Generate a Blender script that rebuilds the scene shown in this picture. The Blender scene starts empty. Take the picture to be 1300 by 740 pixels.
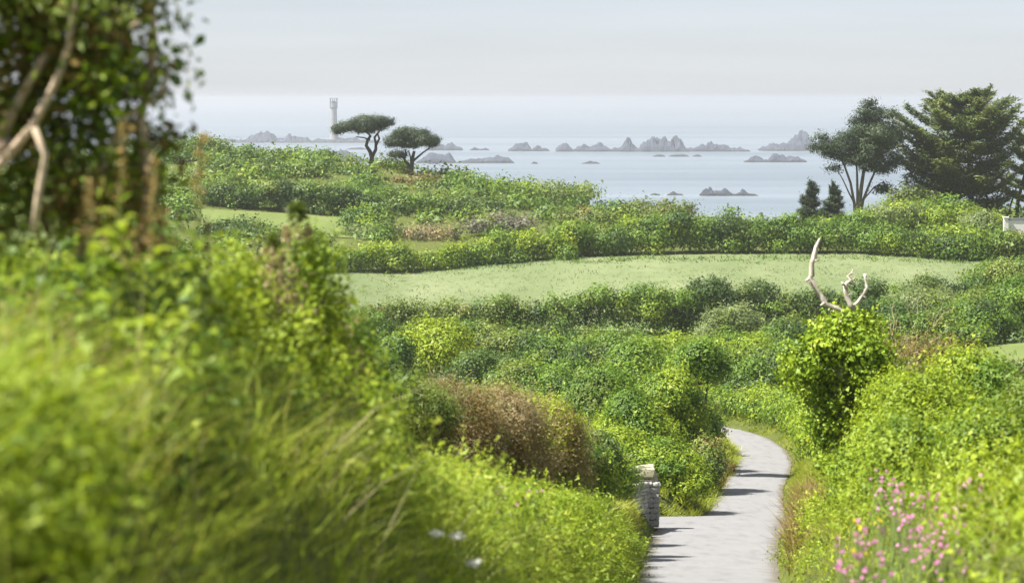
import bpy, math
import numpy as np

# ------------------------------------------------------------------ camera, sky, sun, exposure
SC = bpy.context.scene
COL = SC.collection
FPX = 3070.0                 # focal length in photo pixels (85 mm on a 36 mm sensor, 1300 px wide)
PITCH = math.radians(4.56)
cam_data = bpy.data.cameras.new('camera')
cam_data.sensor_width = 36.0
cam_data.lens = FPX * 36 / 1300
cam_data.clip_start = 0.1
cam_data.clip_end = 60000
cam_data.dof.use_dof = True
cam_data.dof.focus_distance = 210
cam_data.dof.aperture_fstop = 2.6
cam = bpy.data.objects.new('camera', cam_data)
COL.objects.link(cam)
cam.location = (0, 0, 0)
cam.rotation_euler = (math.radians(90) - PITCH, 0, 0)
SC.camera = cam

SUN_EL, SUN_AZ = math.radians(57), math.radians(-101)     # azimuth clockwise from the view direction (+y)
world = bpy.data.worlds.new('World')
SC.world = world
world.use_nodes = True
wn = world.node_tree.nodes
bg = wn['Background']
sky = wn.new('ShaderNodeTexSky')
sky.sky_type = 'NISHITA'
sky.sun_disc = False
sky.sun_elevation = SUN_EL
sky.sun_rotation = SUN_AZ
sky.altitude = 40
sky.air_density = 0.68
sky.dust_density = 0.5
sky.ozone_density = 1.0
tintn = wn.new('ShaderNodeMix'); tintn.data_type = 'RGBA'; tintn.inputs[0].default_value = 0.74
tintn.inputs[7].default_value = (3.10, 3.13, 3.42, 1)      # even milky veil of a hazy summer sky over the whole dome
world.node_tree.links.new(sky.outputs[0], tintn.inputs[6])
tc_ = wn.new('ShaderNodeTexCoord'); mp_ = wn.new('ShaderNodeMapping'); mp_.inputs['Scale'].default_value = (3.0, 3.0, 40.0)
nz_ = wn.new('ShaderNodeTexNoise'); nz_.inputs['Scale'].default_value = 1.6; nz_.inputs['Detail'].default_value = 5
mr_ = wn.new('ShaderNodeMapRange'); mr_.inputs['From Min'].default_value = 0.3; mr_.inputs['From Max'].default_value = 0.7; mr_.inputs['To Min'].default_value = 0.955; mr_.inputs['To Max'].default_value = 1.045
vm_ = wn.new('ShaderNodeVectorMath'); vm_.operation = 'SCALE'
wl = world.node_tree.links
wl.new(tc_.outputs['Generated'], mp_.inputs[0]); wl.new(mp_.outputs[0], nz_.inputs['Vector']); wl.new(nz_.outputs['Fac'], mr_.inputs['Value'])
wl.new(tintn.outputs[2], vm_.inputs[0]); wl.new(mr_.outputs[0], vm_.inputs['Scale']); wl.new(vm_.outputs[0], bg.inputs[0])
bg.inputs[1].default_value = 0.069

sun_data = bpy.data.lights.new('sun', 'SUN')
sun_data.energy = 5.0
sun_data.angle = math.radians(0.53)
sun_data.color = (1.0, 0.95, 0.87)
sun = bpy.data.objects.new('sun', sun_data)
COL.objects.link(sun)
sdir = np.array([math.sin(SUN_AZ) * math.cos(SUN_EL), math.cos(SUN_AZ) * math.cos(SUN_EL), math.sin(SUN_EL)])
from mathutils import Vector, Matrix
sun.rotation_euler = Vector(sdir).to_track_quat('Z', 'Y').to_euler()

SC.view_settings.view_transform = 'Standard'
SC.view_settings.look = 'None'
SC.view_settings.gamma = 1.0
SC.view_settings.use_curve_mapping = False
SC.view_settings.exposure = 1.6
SC.render.engine = 'CYCLES'
SC.cycles.use_denoising = True
SC.cycles.max_bounces = 6
SC.cycles.diffuse_bounces = 3
SC.cycles.glossy_bounces = 2
SC.cycles.transmission_bounces = 3
SC.cycles.volume_bounces = 2
SC.cycles.transparent_max_bounces = 8

HAZE_DENSITY = 0.00017
HAZE_COLOR = (0.85, 0.85, 0.858, 1)
SEA_Z = -62.0

# ------------------------------------------------------------------ small helpers
def ray(px, py):
    u = (px - 650) / FPX
    v = (370 - py) / FPX
    c, s = math.cos(PITCH), math.sin(PITCH)
    return np.array([u, c + v * s, -s + v * c])

def at(px, py, d):
    r = ray(px, py)
    return r * (d / r[1])

def zat(py, d):
    return float(at(650, py, d)[2])

def xat(px, d, py=400):
    return float(at(px, py, d)[0])

def link(o, parent=None):
    COL.objects.link(o)
    if parent is not None:
        o.parent = parent
    return o

def tag(o, label=None, cat=None, group=None, kind=None):
    if label: o['label'] = label
    if cat: o['category'] = cat
    if group: o['group'] = group
    if kind: o['kind'] = kind
    return o

def empty(name, loc):
    o = bpy.data.objects.new(name, None)
    o.location = loc
    o.empty_display_size = 0.3
    return link(o)

def mesh_np(name, verts, quads, mat, parent=None, loc=(0, 0, 0), tint=None, smooth=False, mats=None, midx=None):
    """one mesh object from numpy arrays; a quad whose last two indices agree is a triangle"""
    verts = np.asarray(verts, dtype=np.float32).reshape(-1, 3)
    quads = np.asarray(quads, dtype=np.int32).reshape(-1, 4)
    me = bpy.data.meshes.new(name)
    me.vertices.add(len(verts))
    me.vertices.foreach_set('co', verts.ravel())
    tri = quads[:, 2] == quads[:, 3]
    n = len(quads)
    tot = np.where(tri, 3, 4).astype(np.int32)
    keep = np.ones((n, 4), bool); keep[tri, 3] = False
    li = quads[keep]
    me.loops.add(len(li))
    me.loops.foreach_set('vertex_index', li)
    me.polygons.add(n)
    me.polygons.foreach_set('loop_start', np.concatenate([[0], np.cumsum(tot)[:-1]]).astype(np.int32))
    me.polygons.foreach_set('loop_total', tot)
    me.polygons.foreach_set('use_smooth', np.full(n, bool(smooth)))
    for m in (mats or [mat]):
        me.materials.append(m)
    if midx is not None:
        me.polygons.foreach_set('material_index', np.asarray(midx, dtype=np.int32))
    if tint is not None:
        a = me.attributes.new('tint', 'FLOAT', 'FACE')
        a.data.foreach_set('value', np.asarray(tint, dtype=np.float32))
    me.update(calc_edges=True)
    o = bpy.data.objects.new(name, me)
    o.location = loc
    return link(o, parent)

def rs(seed):
    return np.random.default_rng(seed)

def unit(a):
    return a / np.maximum(np.linalg.norm(a, axis=-1, keepdims=True), 1e-9)

# cheap smooth value noise for shapes
_NT = rs(5).random((64, 64, 64)).astype(np.float32)
def vnoise(p):
    p = np.asarray(p, dtype=np.float64)
    i = np.floor(p).astype(int); f = p - i; f = f * f * (3 - 2 * f)
    out = 0
    for dx in (0, 1):
        for dy in (0, 1):
            for dz in (0, 1):
                w = (f[..., 0] if dx else 1 - f[..., 0]) * (f[..., 1] if dy else 1 - f[..., 1]) * (f[..., 2] if dz else 1 - f[..., 2])
                out = out + w * _NT[(i[..., 0] + dx) % 64, (i[..., 1] + dy) % 64, (i[..., 2] + dz) % 64]
    return out - 0.5
def fbm(p, o=4):
    p = np.asarray(p, dtype=np.float64)
    s, a = 0, 1.0
    for k in range(o):
        s = s + a * vnoise(p * 2 ** k + 7.3 * k); a *= 0.5
    return s

# ------------------------------------------------------------------ materials
def new_mat(name):
    m = bpy.data.materials.new(name); m.use_nodes = True
    nt = m.node_tree
    return m, nt, nt.nodes['Principled BSDF']

def ramp_node(nt, fac, stops):
    r = nt.nodes.new('ShaderNodeValToRGB')
    e = r.color_ramp.elements
    while len(e) < len(stops): e.new(0.5)
    for k, (p, c) in enumerate(stops):
        e[k].position = p; e[k].color = (*c, 1)
    nt.links.new(fac, r.inputs[0])
    return r.outputs[0]

def noise_node(nt, scale, detail=4, rough=0.55, coord='Object', stretch=None):
    tc = nt.nodes.new('ShaderNodeTexCoord')
    n = nt.nodes.new('ShaderNodeTexNoise')
    n.inputs['Scale'].default_value = scale
    n.inputs['Detail'].default_value = detail
    n.inputs['Roughness'].default_value = rough
    src = tc.outputs[coord]
    if stretch:
        mp = nt.nodes.new('ShaderNodeMapping'); mp.inputs['Scale'].default_value = stretch
        nt.links.new(src, mp.inputs[0]); src = mp.outputs[0]
    nt.links.new(src, n.inputs['Vector'])
    return n.outputs['Fac']

def bump_node(nt, height, strength, dist, target):
    b = nt.nodes.new('ShaderNodeBump')
    b.inputs['Strength'].default_value = strength
    b.inputs['Distance'].default_value = dist
    nt.links.new(height, b.inputs['Height'])
    nt.links.new(b.outputs[0], target.inputs['Normal'])

def math_node(nt, op, a, b):
    m = nt.nodes.new('ShaderNodeMath'); m.operation = op
    for k, v in enumerate((a, b)):
        if hasattr(v, 'is_linked'): nt.links.new(v, m.inputs[k])
        else: m.inputs[k].default_value = v
    return m.outputs[0]

def mixc(nt, fac, a, b):
    m = nt.nodes.new('ShaderNodeMix'); m.data_type = 'RGBA'
    for k, v in ((0, fac), (6, a), (7, b)):
        if hasattr(v, 'is_linked'): nt.links.new(v, m.inputs[k])
        elif k == 0: m.inputs[0].default_value = v
        else: m.inputs[k].default_value = (*v, 1)
    return m.outputs[2]

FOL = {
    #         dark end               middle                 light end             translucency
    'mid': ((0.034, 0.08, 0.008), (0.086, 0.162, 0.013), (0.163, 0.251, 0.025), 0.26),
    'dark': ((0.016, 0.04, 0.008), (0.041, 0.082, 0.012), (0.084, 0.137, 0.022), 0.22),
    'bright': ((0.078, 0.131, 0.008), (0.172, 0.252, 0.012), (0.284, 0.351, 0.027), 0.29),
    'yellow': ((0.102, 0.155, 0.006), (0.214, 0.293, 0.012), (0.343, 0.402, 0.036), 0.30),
    'olive': ((0.058, 0.089, 0.013), (0.121, 0.17, 0.023), (0.2, 0.249, 0.047), 0.27),
    'pale':   ((0.085, 0.125, 0.040), (0.150, 0.200, 0.065), (0.240, 0.290, 0.110), 0.38),
    'grey':   ((0.070, 0.070, 0.045), (0.140, 0.135, 0.095), (0.240, 0.225, 0.180), 0.22),
    'brown': ((0.067, 0.045, 0.011), (0.178, 0.127, 0.034), (0.318, 0.247, 0.081), 0.17),
    'pine':   ((0.014, 0.028, 0.012), (0.030, 0.052, 0.020), (0.060, 0.088, 0.032), 0.20),
    'cypress': ((0.016, 0.034, 0.008), (0.060, 0.090, 0.014), (0.165, 0.190, 0.026), 0.22),
    'grass': ((0.117, 0.186, 0.01), (0.228, 0.319, 0.021), (0.387, 0.433, 0.058), 0.41),
    'grass2': ((0.126, 0.172, 0.011), (0.246, 0.293, 0.024), (0.396, 0.397, 0.088), 0.44),
    'straw':  ((0.150, 0.140, 0.050), (0.260, 0.230, 0.100), (0.420, 0.370, 0.200), 0.35),
    'field': ((0.095, 0.131, 0.047), (0.158, 0.189, 0.082), (0.246, 0.264, 0.139), 0.30),
    'ivy': ((0.062, 0.119, 0.008), (0.188, 0.28, 0.012), (0.386, 0.47, 0.036), 0.24),
    'rust': ((0.120, 0.085, 0.025), (0.250, 0.180, 0.055), (0.380, 0.290, 0.120), 0.35),
    'pink': ((0.330, 0.090, 0.220), (0.480, 0.170, 0.330), (0.600, 0.310, 0.460), 0.35),
    'white':  ((0.550, 0.560, 0.450), (0.720, 0.720, 0.640), (0.820, 0.820, 0.780), 0.30),
    'gold':   ((0.450, 0.380, 0.010), (0.580, 0.500, 0.015), (0.700, 0.620, 0.030), 0.30),
    'mauve': ((0.120, 0.095, 0.042), (0.240, 0.190, 0.085), (0.370, 0.300, 0.150), 0.30),
}
_FM = {}
def fmat(key):
    if key in _FM: return _FM[key]
    a, b, c, tr = FOL[key]
    m, nt, p = new_mat('leaf_' + key)
    at_ = nt.nodes.new('ShaderNodeAttribute'); at_.attribute_name = 'tint'
    col = ramp_node(nt, at_.outputs['Fac'], [(0.0, a), (0.5, b), (1.0, c)])
    nt.links.new(col, p.inputs['Base Color'])
    p.inputs['Roughness'].default_value = 0.55
    p.inputs['Specular IOR Level'].default_value = 0.3
    t = nt.nodes.new('ShaderNodeBsdfTranslucent')
    hs = nt.nodes.new('ShaderNodeHueSaturation'); hs.inputs['Hue'].default_value = 0.49 if key not in ('pink', 'white') else 0.5
    hs.inputs['Value'].default_value = 1.5
    nt.links.new(col, hs.inputs['Color']); nt.links.new(hs.outputs[0], t.inputs[0])
    mx = nt.nodes.new('ShaderNodeMixShader'); mx.inputs[0].default_value = tr
    nt.links.new(p.outputs[0], mx.inputs[1]); nt.links.new(t.outputs[0], mx.inputs[2])
    nt.links.new(mx.outputs[0], nt.nodes['Material Output'].inputs[0])
    _FM[key] = m
    return m

def simple_mat(name, c0, c1, scale, rough=0.85, bump=0.4, bdist=0.02, stretch=None, detail=5):
    m, nt, p = new_mat(name)
    f = noise_node(nt, scale, detail, 0.6, stretch=stretch)
    nt.links.new(ramp_node(nt, f, [(0.3, c0), (0.7, c1)]), p.inputs['Base Color'])
    p.inputs['Roughness'].default_value = rough
    p.inputs['Specular IOR Level'].default_value = 0.25
    if bump: bump_node(nt, f, bump, bdist, p)
    return m

def ground_mat():
    m, nt, p = new_mat('rough_grass_ground')
    f1 = noise_node(nt, 0.12, 4); f2 = noise_node(nt, 3.0, 6, 0.65)
    c1 = ramp_node(nt, f1, [(0.3, (0.045, 0.066, 0.012)), (0.7, (0.095, 0.115, 0.026))])
    c2 = ramp_node(nt, f2, [(0.3, (0.040, 0.044, 0.016)), (0.7, (0.125, 0.145, 0.035))])
    nt.links.new(mixc(nt, 0.5, c1, c2), p.inputs['Base Color'])
    p.inputs['Roughness'].default_value = 0.95
    p.inputs['Specular IOR Level'].default_value = 0.1
    bump_node(nt, f2, 0.8, 0.2, p)
    return m

def field_mat(name, a, b, c):
    m, nt, p = new_mat(name)
    f1 = noise_node(nt, 0.10, 5, 0.6, stretch=(1, 0.35, 1)); f2 = noise_node(nt, 2.2, 6, 0.7)
    c1 = ramp_node(nt, f1, [(0.28, a), (0.52, b), (0.75, c)])
    c2 = ramp_node(nt, f2, [(0.3, a), (0.7, c)])
    nt.links.new(mixc(nt, 0.4, c1, c2), p.inputs['Base Color'])
    p.inputs['Roughness'].default_value = 0.95
    p.inputs['Specular IOR Level'].default_value = 0.1
    bump_node(nt, f2, 0.8, 0.15, p)
    return m

def road_mat():
    m, nt, p = new_mat('worn_pale_tarmac')
    f1 = noise_node(nt, 0.35, 5, 0.6); f2 = noise_node(nt, 40, 4, 0.7); f3 = noise_node(nt, 2.4, 5, 0.65, stretch=(1.0, 0.18, 1.0))
    c1 = ramp_node(nt, f1, [(0.3, (0.142, 0.142, 0.145)), (0.7, (0.190, 0.191, 0.194))])
    c2 = ramp_node(nt, f2, [(0.3, (0.096, 0.096, 0.098)), (0.7, (0.236, 0.235, 0.238))])
    c3 = ramp_node(nt, f3, [(0.34, (0.114, 0.112, 0.113)), (0.48, (0.177, 0.178, 0.180)), (0.8, (0.205, 0.204, 0.207))])
    base = mixc(nt, 0.45, mixc(nt, 0.35, c1, c2), c3)
    # earth and moss washed onto the tarmac along both edges
    a = nt.nodes.new('ShaderNodeAttribute'); a.attribute_name = 'edge'
    f4 = noise_node(nt, 1.6, 5, 0.7)
    e = math_node(nt, 'ADD', a.outputs['Fac'], math_node(nt, 'MULTIPLY', math_node(nt, 'SUBTRACT', f4, 0.5), 1.1))
    er = ramp_node(nt, e, [(0.62, (0, 0, 0)), (0.95, (1, 1, 1))])
    nt.links.new(mixc(nt, er, base, (0.100, 0.087, 0.061)), p.inputs['Base Color'])
    p.inputs['Roughness'].default_value = 0.85
    p.inputs['Specular IOR Level'].default_value = 0.3
    bump_node(nt, f2, 0.3, 0.01, p)
    return m

def sea_mat():
    m, nt, p = new_mat('sea_water')
    f0 = noise_node(nt, 0.006, 5, 0.6, stretch=(0.12, 1, 1))
    c = ramp_node(nt, f0, [(0.3, (0.07, 0.10, 0.125)), (0.7, (0.17, 0.205, 0.24))])
    nt.links.new(c, p.inputs['Base Color'])
    p.inputs['Roughness'].default_value = 0.35
    p.inputs['IOR'].default_value = 1.333
    f = noise_node(nt, 0.12, 6, 0.6, stretch=(0.6, 1, 1))
    bump_node(nt, f, 0.55, 1.2, p)
    return m

M_ground = ground_mat()
M_field = field_mat('pale_hay_meadow', (0.080, 0.114, 0.044), (0.128, 0.160, 0.072), (0.195, 0.218, 0.118))
M_field2 = field_mat('short_green_pasture', (0.080, 0.112, 0.030), (0.115, 0.150, 0.044), (0.155, 0.185, 0.064))
M_road = road_mat()
M_sea = sea_mat()
M_rock, _nt, _p = new_mat('bare_granite_rock')
_f = noise_node(_nt, 0.10, 6, 0.65)
_c = ramp_node(_nt, _f, [(0.3, (0.018, 0.024, 0.040)), (0.7, (0.055, 0.068, 0.102))])
_tc = _nt.nodes.new('ShaderNodeTexCoord'); _sx = _nt.nodes.new('ShaderNodeSeparateXYZ'); _nt.links.new(_tc.outputs['Object'], _sx.inputs[0])
_band = ramp_node(_nt, math_node(_nt, 'ADD', math_node(_nt, 'MULTIPLY', _sx.outputs['Z'], 0.25), math_node(_nt, 'MULTIPLY', _f, 0.5)), [(0.45, (1, 1, 1)), (0.9, (0, 0, 0))])
_nt.links.new(mixc(_nt, _band, _c, (0.016, 0.018, 0.016)), _p.inputs['Base Color'])      # weed covered tide band at the waterline
_p.inputs['Roughness'].default_value = 0.9
bump_node(_nt, noise_node(_nt, 0.35, 5, 0.7), 0.8, 1.5, _p)
M_surf = simple_mat('white_surf', (0.55, 0.58, 0.60), (0.80, 0.82, 0.83), 0.3, 0.8, 0)
M_bark = simple_mat('dark_bark', (0.035, 0.028, 0.02), (0.10, 0.085, 0.065), 4, 0.9, 0.6, 0.05, stretch=(1, 1, 0.25))
M_palebark = simple_mat('pale_bark', (0.34, 0.26, 0.18), (0.62, 0.50, 0.37), 3, 0.9, 0.5, 0.05, stretch=(1, 1, 0.3))
M_greybark = simple_mat('grey_brown_bark', (0.10, 0.08, 0.062), (0.24, 0.20, 0.16), 3, 0.9, 0.5, 0.05, stretch=(1, 1, 0.3))
M_deadwood = simple_mat('bleached_dead_wood', (0.17, 0.135, 0.10), (0.60, 0.55, 0.47), 7, 0.8, 0.5, 0.02, stretch=(1, 1, 0.3))
M_twig = simple_mat('dry_twigs', (0.13, 0.09, 0.05), (0.40, 0.31, 0.20), 9, 0.9, 0)
M_greenstem = simple_mat('green_stem', (0.09, 0.14, 0.03), (0.17, 0.22, 0.06), 9, 0.7, 0)
M_stone = simple_mat('grey_wall_stone', (0.17, 0.17, 0.16), (0.46, 0.45, 0.42), 5, 0.9, 0.6, 0.03)
M_mortar = simple_mat('earth_joint', (0.07, 0.065, 0.055), (0.14, 0.13, 0.11), 8, 0.95, 0.4, 0.02)
M_cap = simple_mat('lichened_cap_stone', (0.24, 0.23, 0.15), (0.42, 0.40, 0.28), 6, 0.9, 0.5, 0.02)
M_white = simple_mat('white_render', (0.70, 0.70, 0.68), (0.82, 0.82, 0.80), 2, 0.8, 0.1, 0.01)
M_slate = simple_mat('grey_slate', (0.16, 0.165, 0.17), (0.26, 0.265, 0.27), 3, 0.7, 0.2, 0.02)
M_tower = simple_mat('lighthouse_granite', (0.20, 0.20, 0.20), (0.29, 0.285, 0.28), 0.5, 0.85, 0.2, 0.05)
M_darkmetal = simple_mat('dark_painted_iron', (0.05, 0.055, 0.06), (0.09, 0.095, 0.1), 2, 0.5, 0)
M_glass, _nt, _p = new_mat('lantern_glass')
_p.inputs['Base Color'].default_value = (0.25, 0.3, 0.33, 1); _p.inputs['Roughness'].default_value = 0.08

# ------------------------------------------------------------------ terrain
LANE = np.array([  # d, x centre, z, half width left, half width right
    (-14, -1.2, 0.75, 1.5, 1.5), (0, 0.0, -1.65, 1.5, 1.5), (20, 1.65, -5.05, 1.5, 1.5), (40, 3.35, -8.5, 1.5, 1.5),
    (54, 4.55, -10.9, 1.75, 1.5), (70, 6.2, -13.25, 2.3, 1.6), (80, 7.4, -14.6, 2.7, 1.6), (84.5, 8.0, -15.2, 2.95, 1.6), (87.5, 8.4, -15.6, 4.6, 1.6), (91.5, 8.9, -16.1, 5.2, 1.6), (93.2, 9.1, -16.3, 4.0, 1.6), (95, 9.25, -16.55, 1.75, 1.6),
    (97.5, 9.5, -16.85, 1.55, 1.6), (115, 11.5, -18.65, 1.5, 1.5), (135, 14.1, -20.55, 1.5, 1.7), (148, 15.2, -21.6, 1.5, 1.7),
    (158, 15.2, -22.3, 1.5, 1.7), (166, 14.2, -22.85, 1.5, 1.7), (172, 12.4, -23.25, 1.5, 1.7), (177, 9.5, -23.6, 1.5, 1.5),
    (182, 5, -24.0, 1.5, 1.5), (186, -3, -24.3, 1.5, 1.5), (190, -16, -24.6, 1.5, 1.5), (194, -34, -25.0, 1.5, 1.5)], float)
SIDE = np.array([(90.4, 4.4, -16.02), (90.7, 2.6, -15.95), (91.2, 0.0, -15.55), (92.5, -8, -14.5), (95, -20, -13.4), (98, -34, -12.6)], float)

def densify(P, n):
    """Catmull-Rom through the rows of P, even in arc length of the first two columns"""
    Q = np.vstack([2 * P[0] - P[1], P, 2 * P[-1] - P[-2]])
    out = []
    for i in range(1, len(Q) - 2):
        t = np.linspace(0, 1, 40, endpoint=False)[:, None]
        p0, p1, p2, p3 = Q[i - 1], Q[i], Q[i + 1], Q[i + 2]
        lin = p1 + (p2 - p1) * t
        cr = 0.5 * (2 * p1 + (p2 - p0) * t + (2 * p0 - 5 * p1 + 4 * p2 - p3) * t ** 2 + (3 * p1 - p0 - 3 * p2 + p3) * t ** 3)
        out.append(0.5 * cr + 0.5 * lin)
    R = np.vstack(out + [P[-1:]])
    s = np.concatenate([[0], np.cumsum(np.linalg.norm(np.diff(R[:, :2], axis=0), axis=1))])
    si = np.linspace(0, s[-1], n)
    return np.stack([np.interp(si, s, R[:, k]) for k in range(R.shape[1])], 1)
LN = densify(LANE, 420)
SD = densify(SIDE, 90)

def near_line(x, y, L):
    """signed offset (right positive), index of nearest sample"""
    x = np.asarray(x, float).ravel(); y = np.asarray(y, float).ravel()
    idx = np.empty(len(x), int)
    for a in range(0, len(x), 20000):
        dd = (x[a:a + 20000, None] - L[None, :, 1]) ** 2 + (y[a:a + 20000, None] - L[None, :, 0]) ** 2
        idx[a:a + 20000] = dd.argmin(1)
    tx = np.gradient(L[:, 1]); ty = np.gradient(L[:, 0]); tn = np.hypot(tx, ty); tx, ty = tx / tn, ty / tn
    dx = x - L[idx, 1]; dy = y - L[idx, 0]
    side = dx * ty[idx] - dy * tx[idx]
    r = np.hypot(dx, dy) * np.sign(side)
    return r, idx

# control points of the land without the lane cutting: (px, d, z)
CP = [(300, 400, -19.5), (430, 400, -20.8), (200, 400, -18.5), (250, 480, -12.5), (350, 480, -12.3), (420, 480, -12.7), (470, 480, -13.3), (530, 470, -15.0), (100, 480, -12),
      (600, 455, -16.8), (700, 455, -18.6), (800, 440, -22.0), (900, 430, -23.6), (1000, 430, -24.2), (1100, 425, -23.0), (1200, 425, -21.5), (1300, 425, -20.8), (1450, 420, -20),
      (300, 330, -24.5), (415, 330, -25.8), (415, 300, -26.2), (600, 360, -24.7), (700, 362, -24.2), (860, 366, -23.7), (1040, 366, -23.7), (1235, 362, -24.5), (1400, 360, -24),
      (600, 296, -27.6), (760, 296, -28.0), (900, 296, -28.0), (1100, 296, -27.6), (1250, 298, -26.4), (1400, 298, -25.2), (200, 300, -24.0),
      (300, 240, -25), (600, 240, -27), (900, 240, -27), (1100, 240, -26.2), (1300, 236, -24.3), (1450, 236, -23.5),
      (450, 200, -24.6), (650, 200, -25), (1000, 200, -24.4), (1200, 200, -23.6), (1350, 200, -22.6), (250, 200, -23),
      (300, 530, -16.5), (450, 530, -18.5), (560, 530, -21.5), (650, 530, -25), (760, 530, -28.5), (900, 530, -31), (1000, 530, -31.5), (1150, 530, -30), (1300, 530, -28), (860, 470, -27), (1000, 470, -27.5), (300, 600, -30), (650, 600, -31), (1000, 600, -32), (1300, 600, -31), (0, 600, -29), (1500, 600, -31),
      (300, 720, -75), (650, 720, -75), (1000, 720, -75), (1300, 720, -75), (0, 720, -75), (1500, 720, -75), (-300, 720, -75), (1800, 720, -75), (-300, 450, -18), (1800, 450, -20)]
cps = [((px - 650) / FPX * d, d, z) for px, d, z in CP]
for d in (-14, 0, 20, 40, 60, 80, 100, 120, 140, 160):
    zl = np.interp(d, LANE[:, 0], LANE[:, 2]); xl = np.interp(d, LANE[:, 0], LANE[:, 1])
    l = (2.3 if d < 15 else 1.75) if d < 90 else 1.2
    cps += [(xl - 7, d, zl + l), (xl - 35, d, zl + l + 1.0), (xl + 7, d, zl + 1.9 if d < 110 else zl + 1.0), (xl + 35, d, zl + 3.0)]
    if d % 40 == 0: cps += [(xl - 90, d, zl + 5), (xl + 90, d, zl + 6)]
cps = np.array(cps)
def _tps(r2): return 0.5 * r2 * np.log(r2 + 1e-9)
_S = 100.0
_xy = cps[:, :2] / _S
_K = _tps(((_xy[:, None] - _xy[None]) ** 2).sum(-1)) + np.eye(len(cps)) * 0.002
_P = np.hstack([np.ones((len(cps), 1)), _xy])
_A = np.block([[_K, _P], [_P.T, np.zeros((3, 3))]])
_W = np.linalg.solve(_A, np.concatenate([cps[:, 2], np.zeros(3)]))
def base_h(x, y):
    x = np.clip(np.asarray(x, float).ravel(), -420, 420); y = np.clip(np.asarray(y, float).ravel(), -30, 900)
    out = np.empty(len(x))
    for a in range(0, len(x), 20000):
        q = np.stack([x[a:a + 20000], y[a:a + 20000]], 1) / _S
        out[a:a + 20000] = _tps(((q[:, None] - _xy[None]) ** 2).sum(-1)) @ _W[:-3] + _W[-3] + q @ _W[-2:]
    out += 0.5 * vnoise(np.stack([x / 14, y / 14, 0 * x], 1)) * np.clip((y - 170) / 40, 0, 1)
    return np.maximum(np.where(y > 715, np.minimum(out, -68), out), -76)

def sstep(a, b, x):
    t = np.clip((x - a) / (b - a), 0, 1); return t * t * (3 - 2 * t)

def ground_h(x, y):
    x = np.asarray(x, float).ravel(); y = np.asarray(y, float).ravel()
    b = base_h(x, y)
    near = y < 230
    out = b.copy()
    if near.any():
        xx, yy, bb = x[near], y[near], b[near]
        r, i = near_line(xx, yy, LN)
        L = LN[i]
        wob = 0.18 * vnoise(np.stack([xx / 1.3, yy / 1.3, 0 * xx + 3], 1))
        rl = np.where(r < 0, -r - (L[:, 3] - 1.5), r - (L[:, 4] - 1.5))
        h_l = np.where(L[:, 0] < 88, np.interp(L[:, 0], [0, 14, 26, 88], [1.9, 1.85, 1.25, 1.2]), 0.9); h_r = np.where(L[:, 0] < 110, 1.45, 0.7)
        bank = np.where(r < 0, h_l, h_r)
        prof = bank * sstep(1.5, np.where(L[:, 0] < 88, 2.35, 2.8), rl + wob * (rl > 1.55)) + 0.25 * sstep(2.3, 4, rl)
        zl = L[:, 2] - 0.03 + prof
        w = sstep(2.6, 8.5, rl)
        hh = zl * (1 - w) + bb * w
        r2, j = near_line(xx, yy, SD)
        zs = SD[j, 2] - 0.03
        a2 = np.abs(r2)
        ok = (r < 0) & (yy > 84)
        w2 = np.where(ok, (1 - sstep(1.7, 4.2, a2)) * sstep(1.35, 1.9, rl), 0)
        hh = np.where(ok, hh * (1 - w2) + np.where(a2 < 1.9, zs, zs + sstep(1.9, 3.4, a2) * 1.3) * w2, hh)
        out[near] = hh
    return out

def gh(x, y):
    return float(ground_h([x], [y])[0])

def grid_mesh(name, X, Y, Z, mat, smooth=True, parent=None, attr=None):
    n, m = X.shape
    V = np.stack([X.ravel(), Y.ravel(), Z.ravel()], 1)
    i = np.arange(n * m).reshape(n, m)
    q = np.stack([i[:-1, :-1], i[:-1, 1:], i[1:, 1:], i[1:, :-1]], -1).reshape(-1, 4)
    o = mesh_np(name, V, q, mat, parent, smooth=smooth)
    if attr is not None:
        a = o.data.attributes.new(attr[0], 'FLOAT', 'POINT')
        a.data.foreach_set('value', np.asarray(attr[1], np.float32).ravel())
    return o

rows = np.concatenate([np.arange(-14, 60, 0.45), np.arange(60, 205, 1.0), np.arange(205, 520, 3.0), np.arange(520, 960, 12.0)])
cen = np.where(rows < 166, np.interp(rows, LANE[:, 0], LANE[:, 1]), 15.0)
offs = np.concatenate([-np.geomspace(420, 9, 34), np.arange(-8.4, -3.2, 0.6), np.arange(-3.2, -1.2, 0.16), np.array([-1.0, 0, 1.0]), np.arange(1.2, 3.2, 0.16), np.arange(3.2, 8.6, 0.6), np.geomspace(9, 420, 34)])
Y, O = np.meshgrid(rows, offs, indexing='ij')
X = cen[:, None] + O
Z = ground_h(X, Y).reshape(X.shape)
tag(grid_mesh('ground', X, Y, Z, M_ground), 'rough green ground of the banks, valley and headland', kind='structure')

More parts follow.
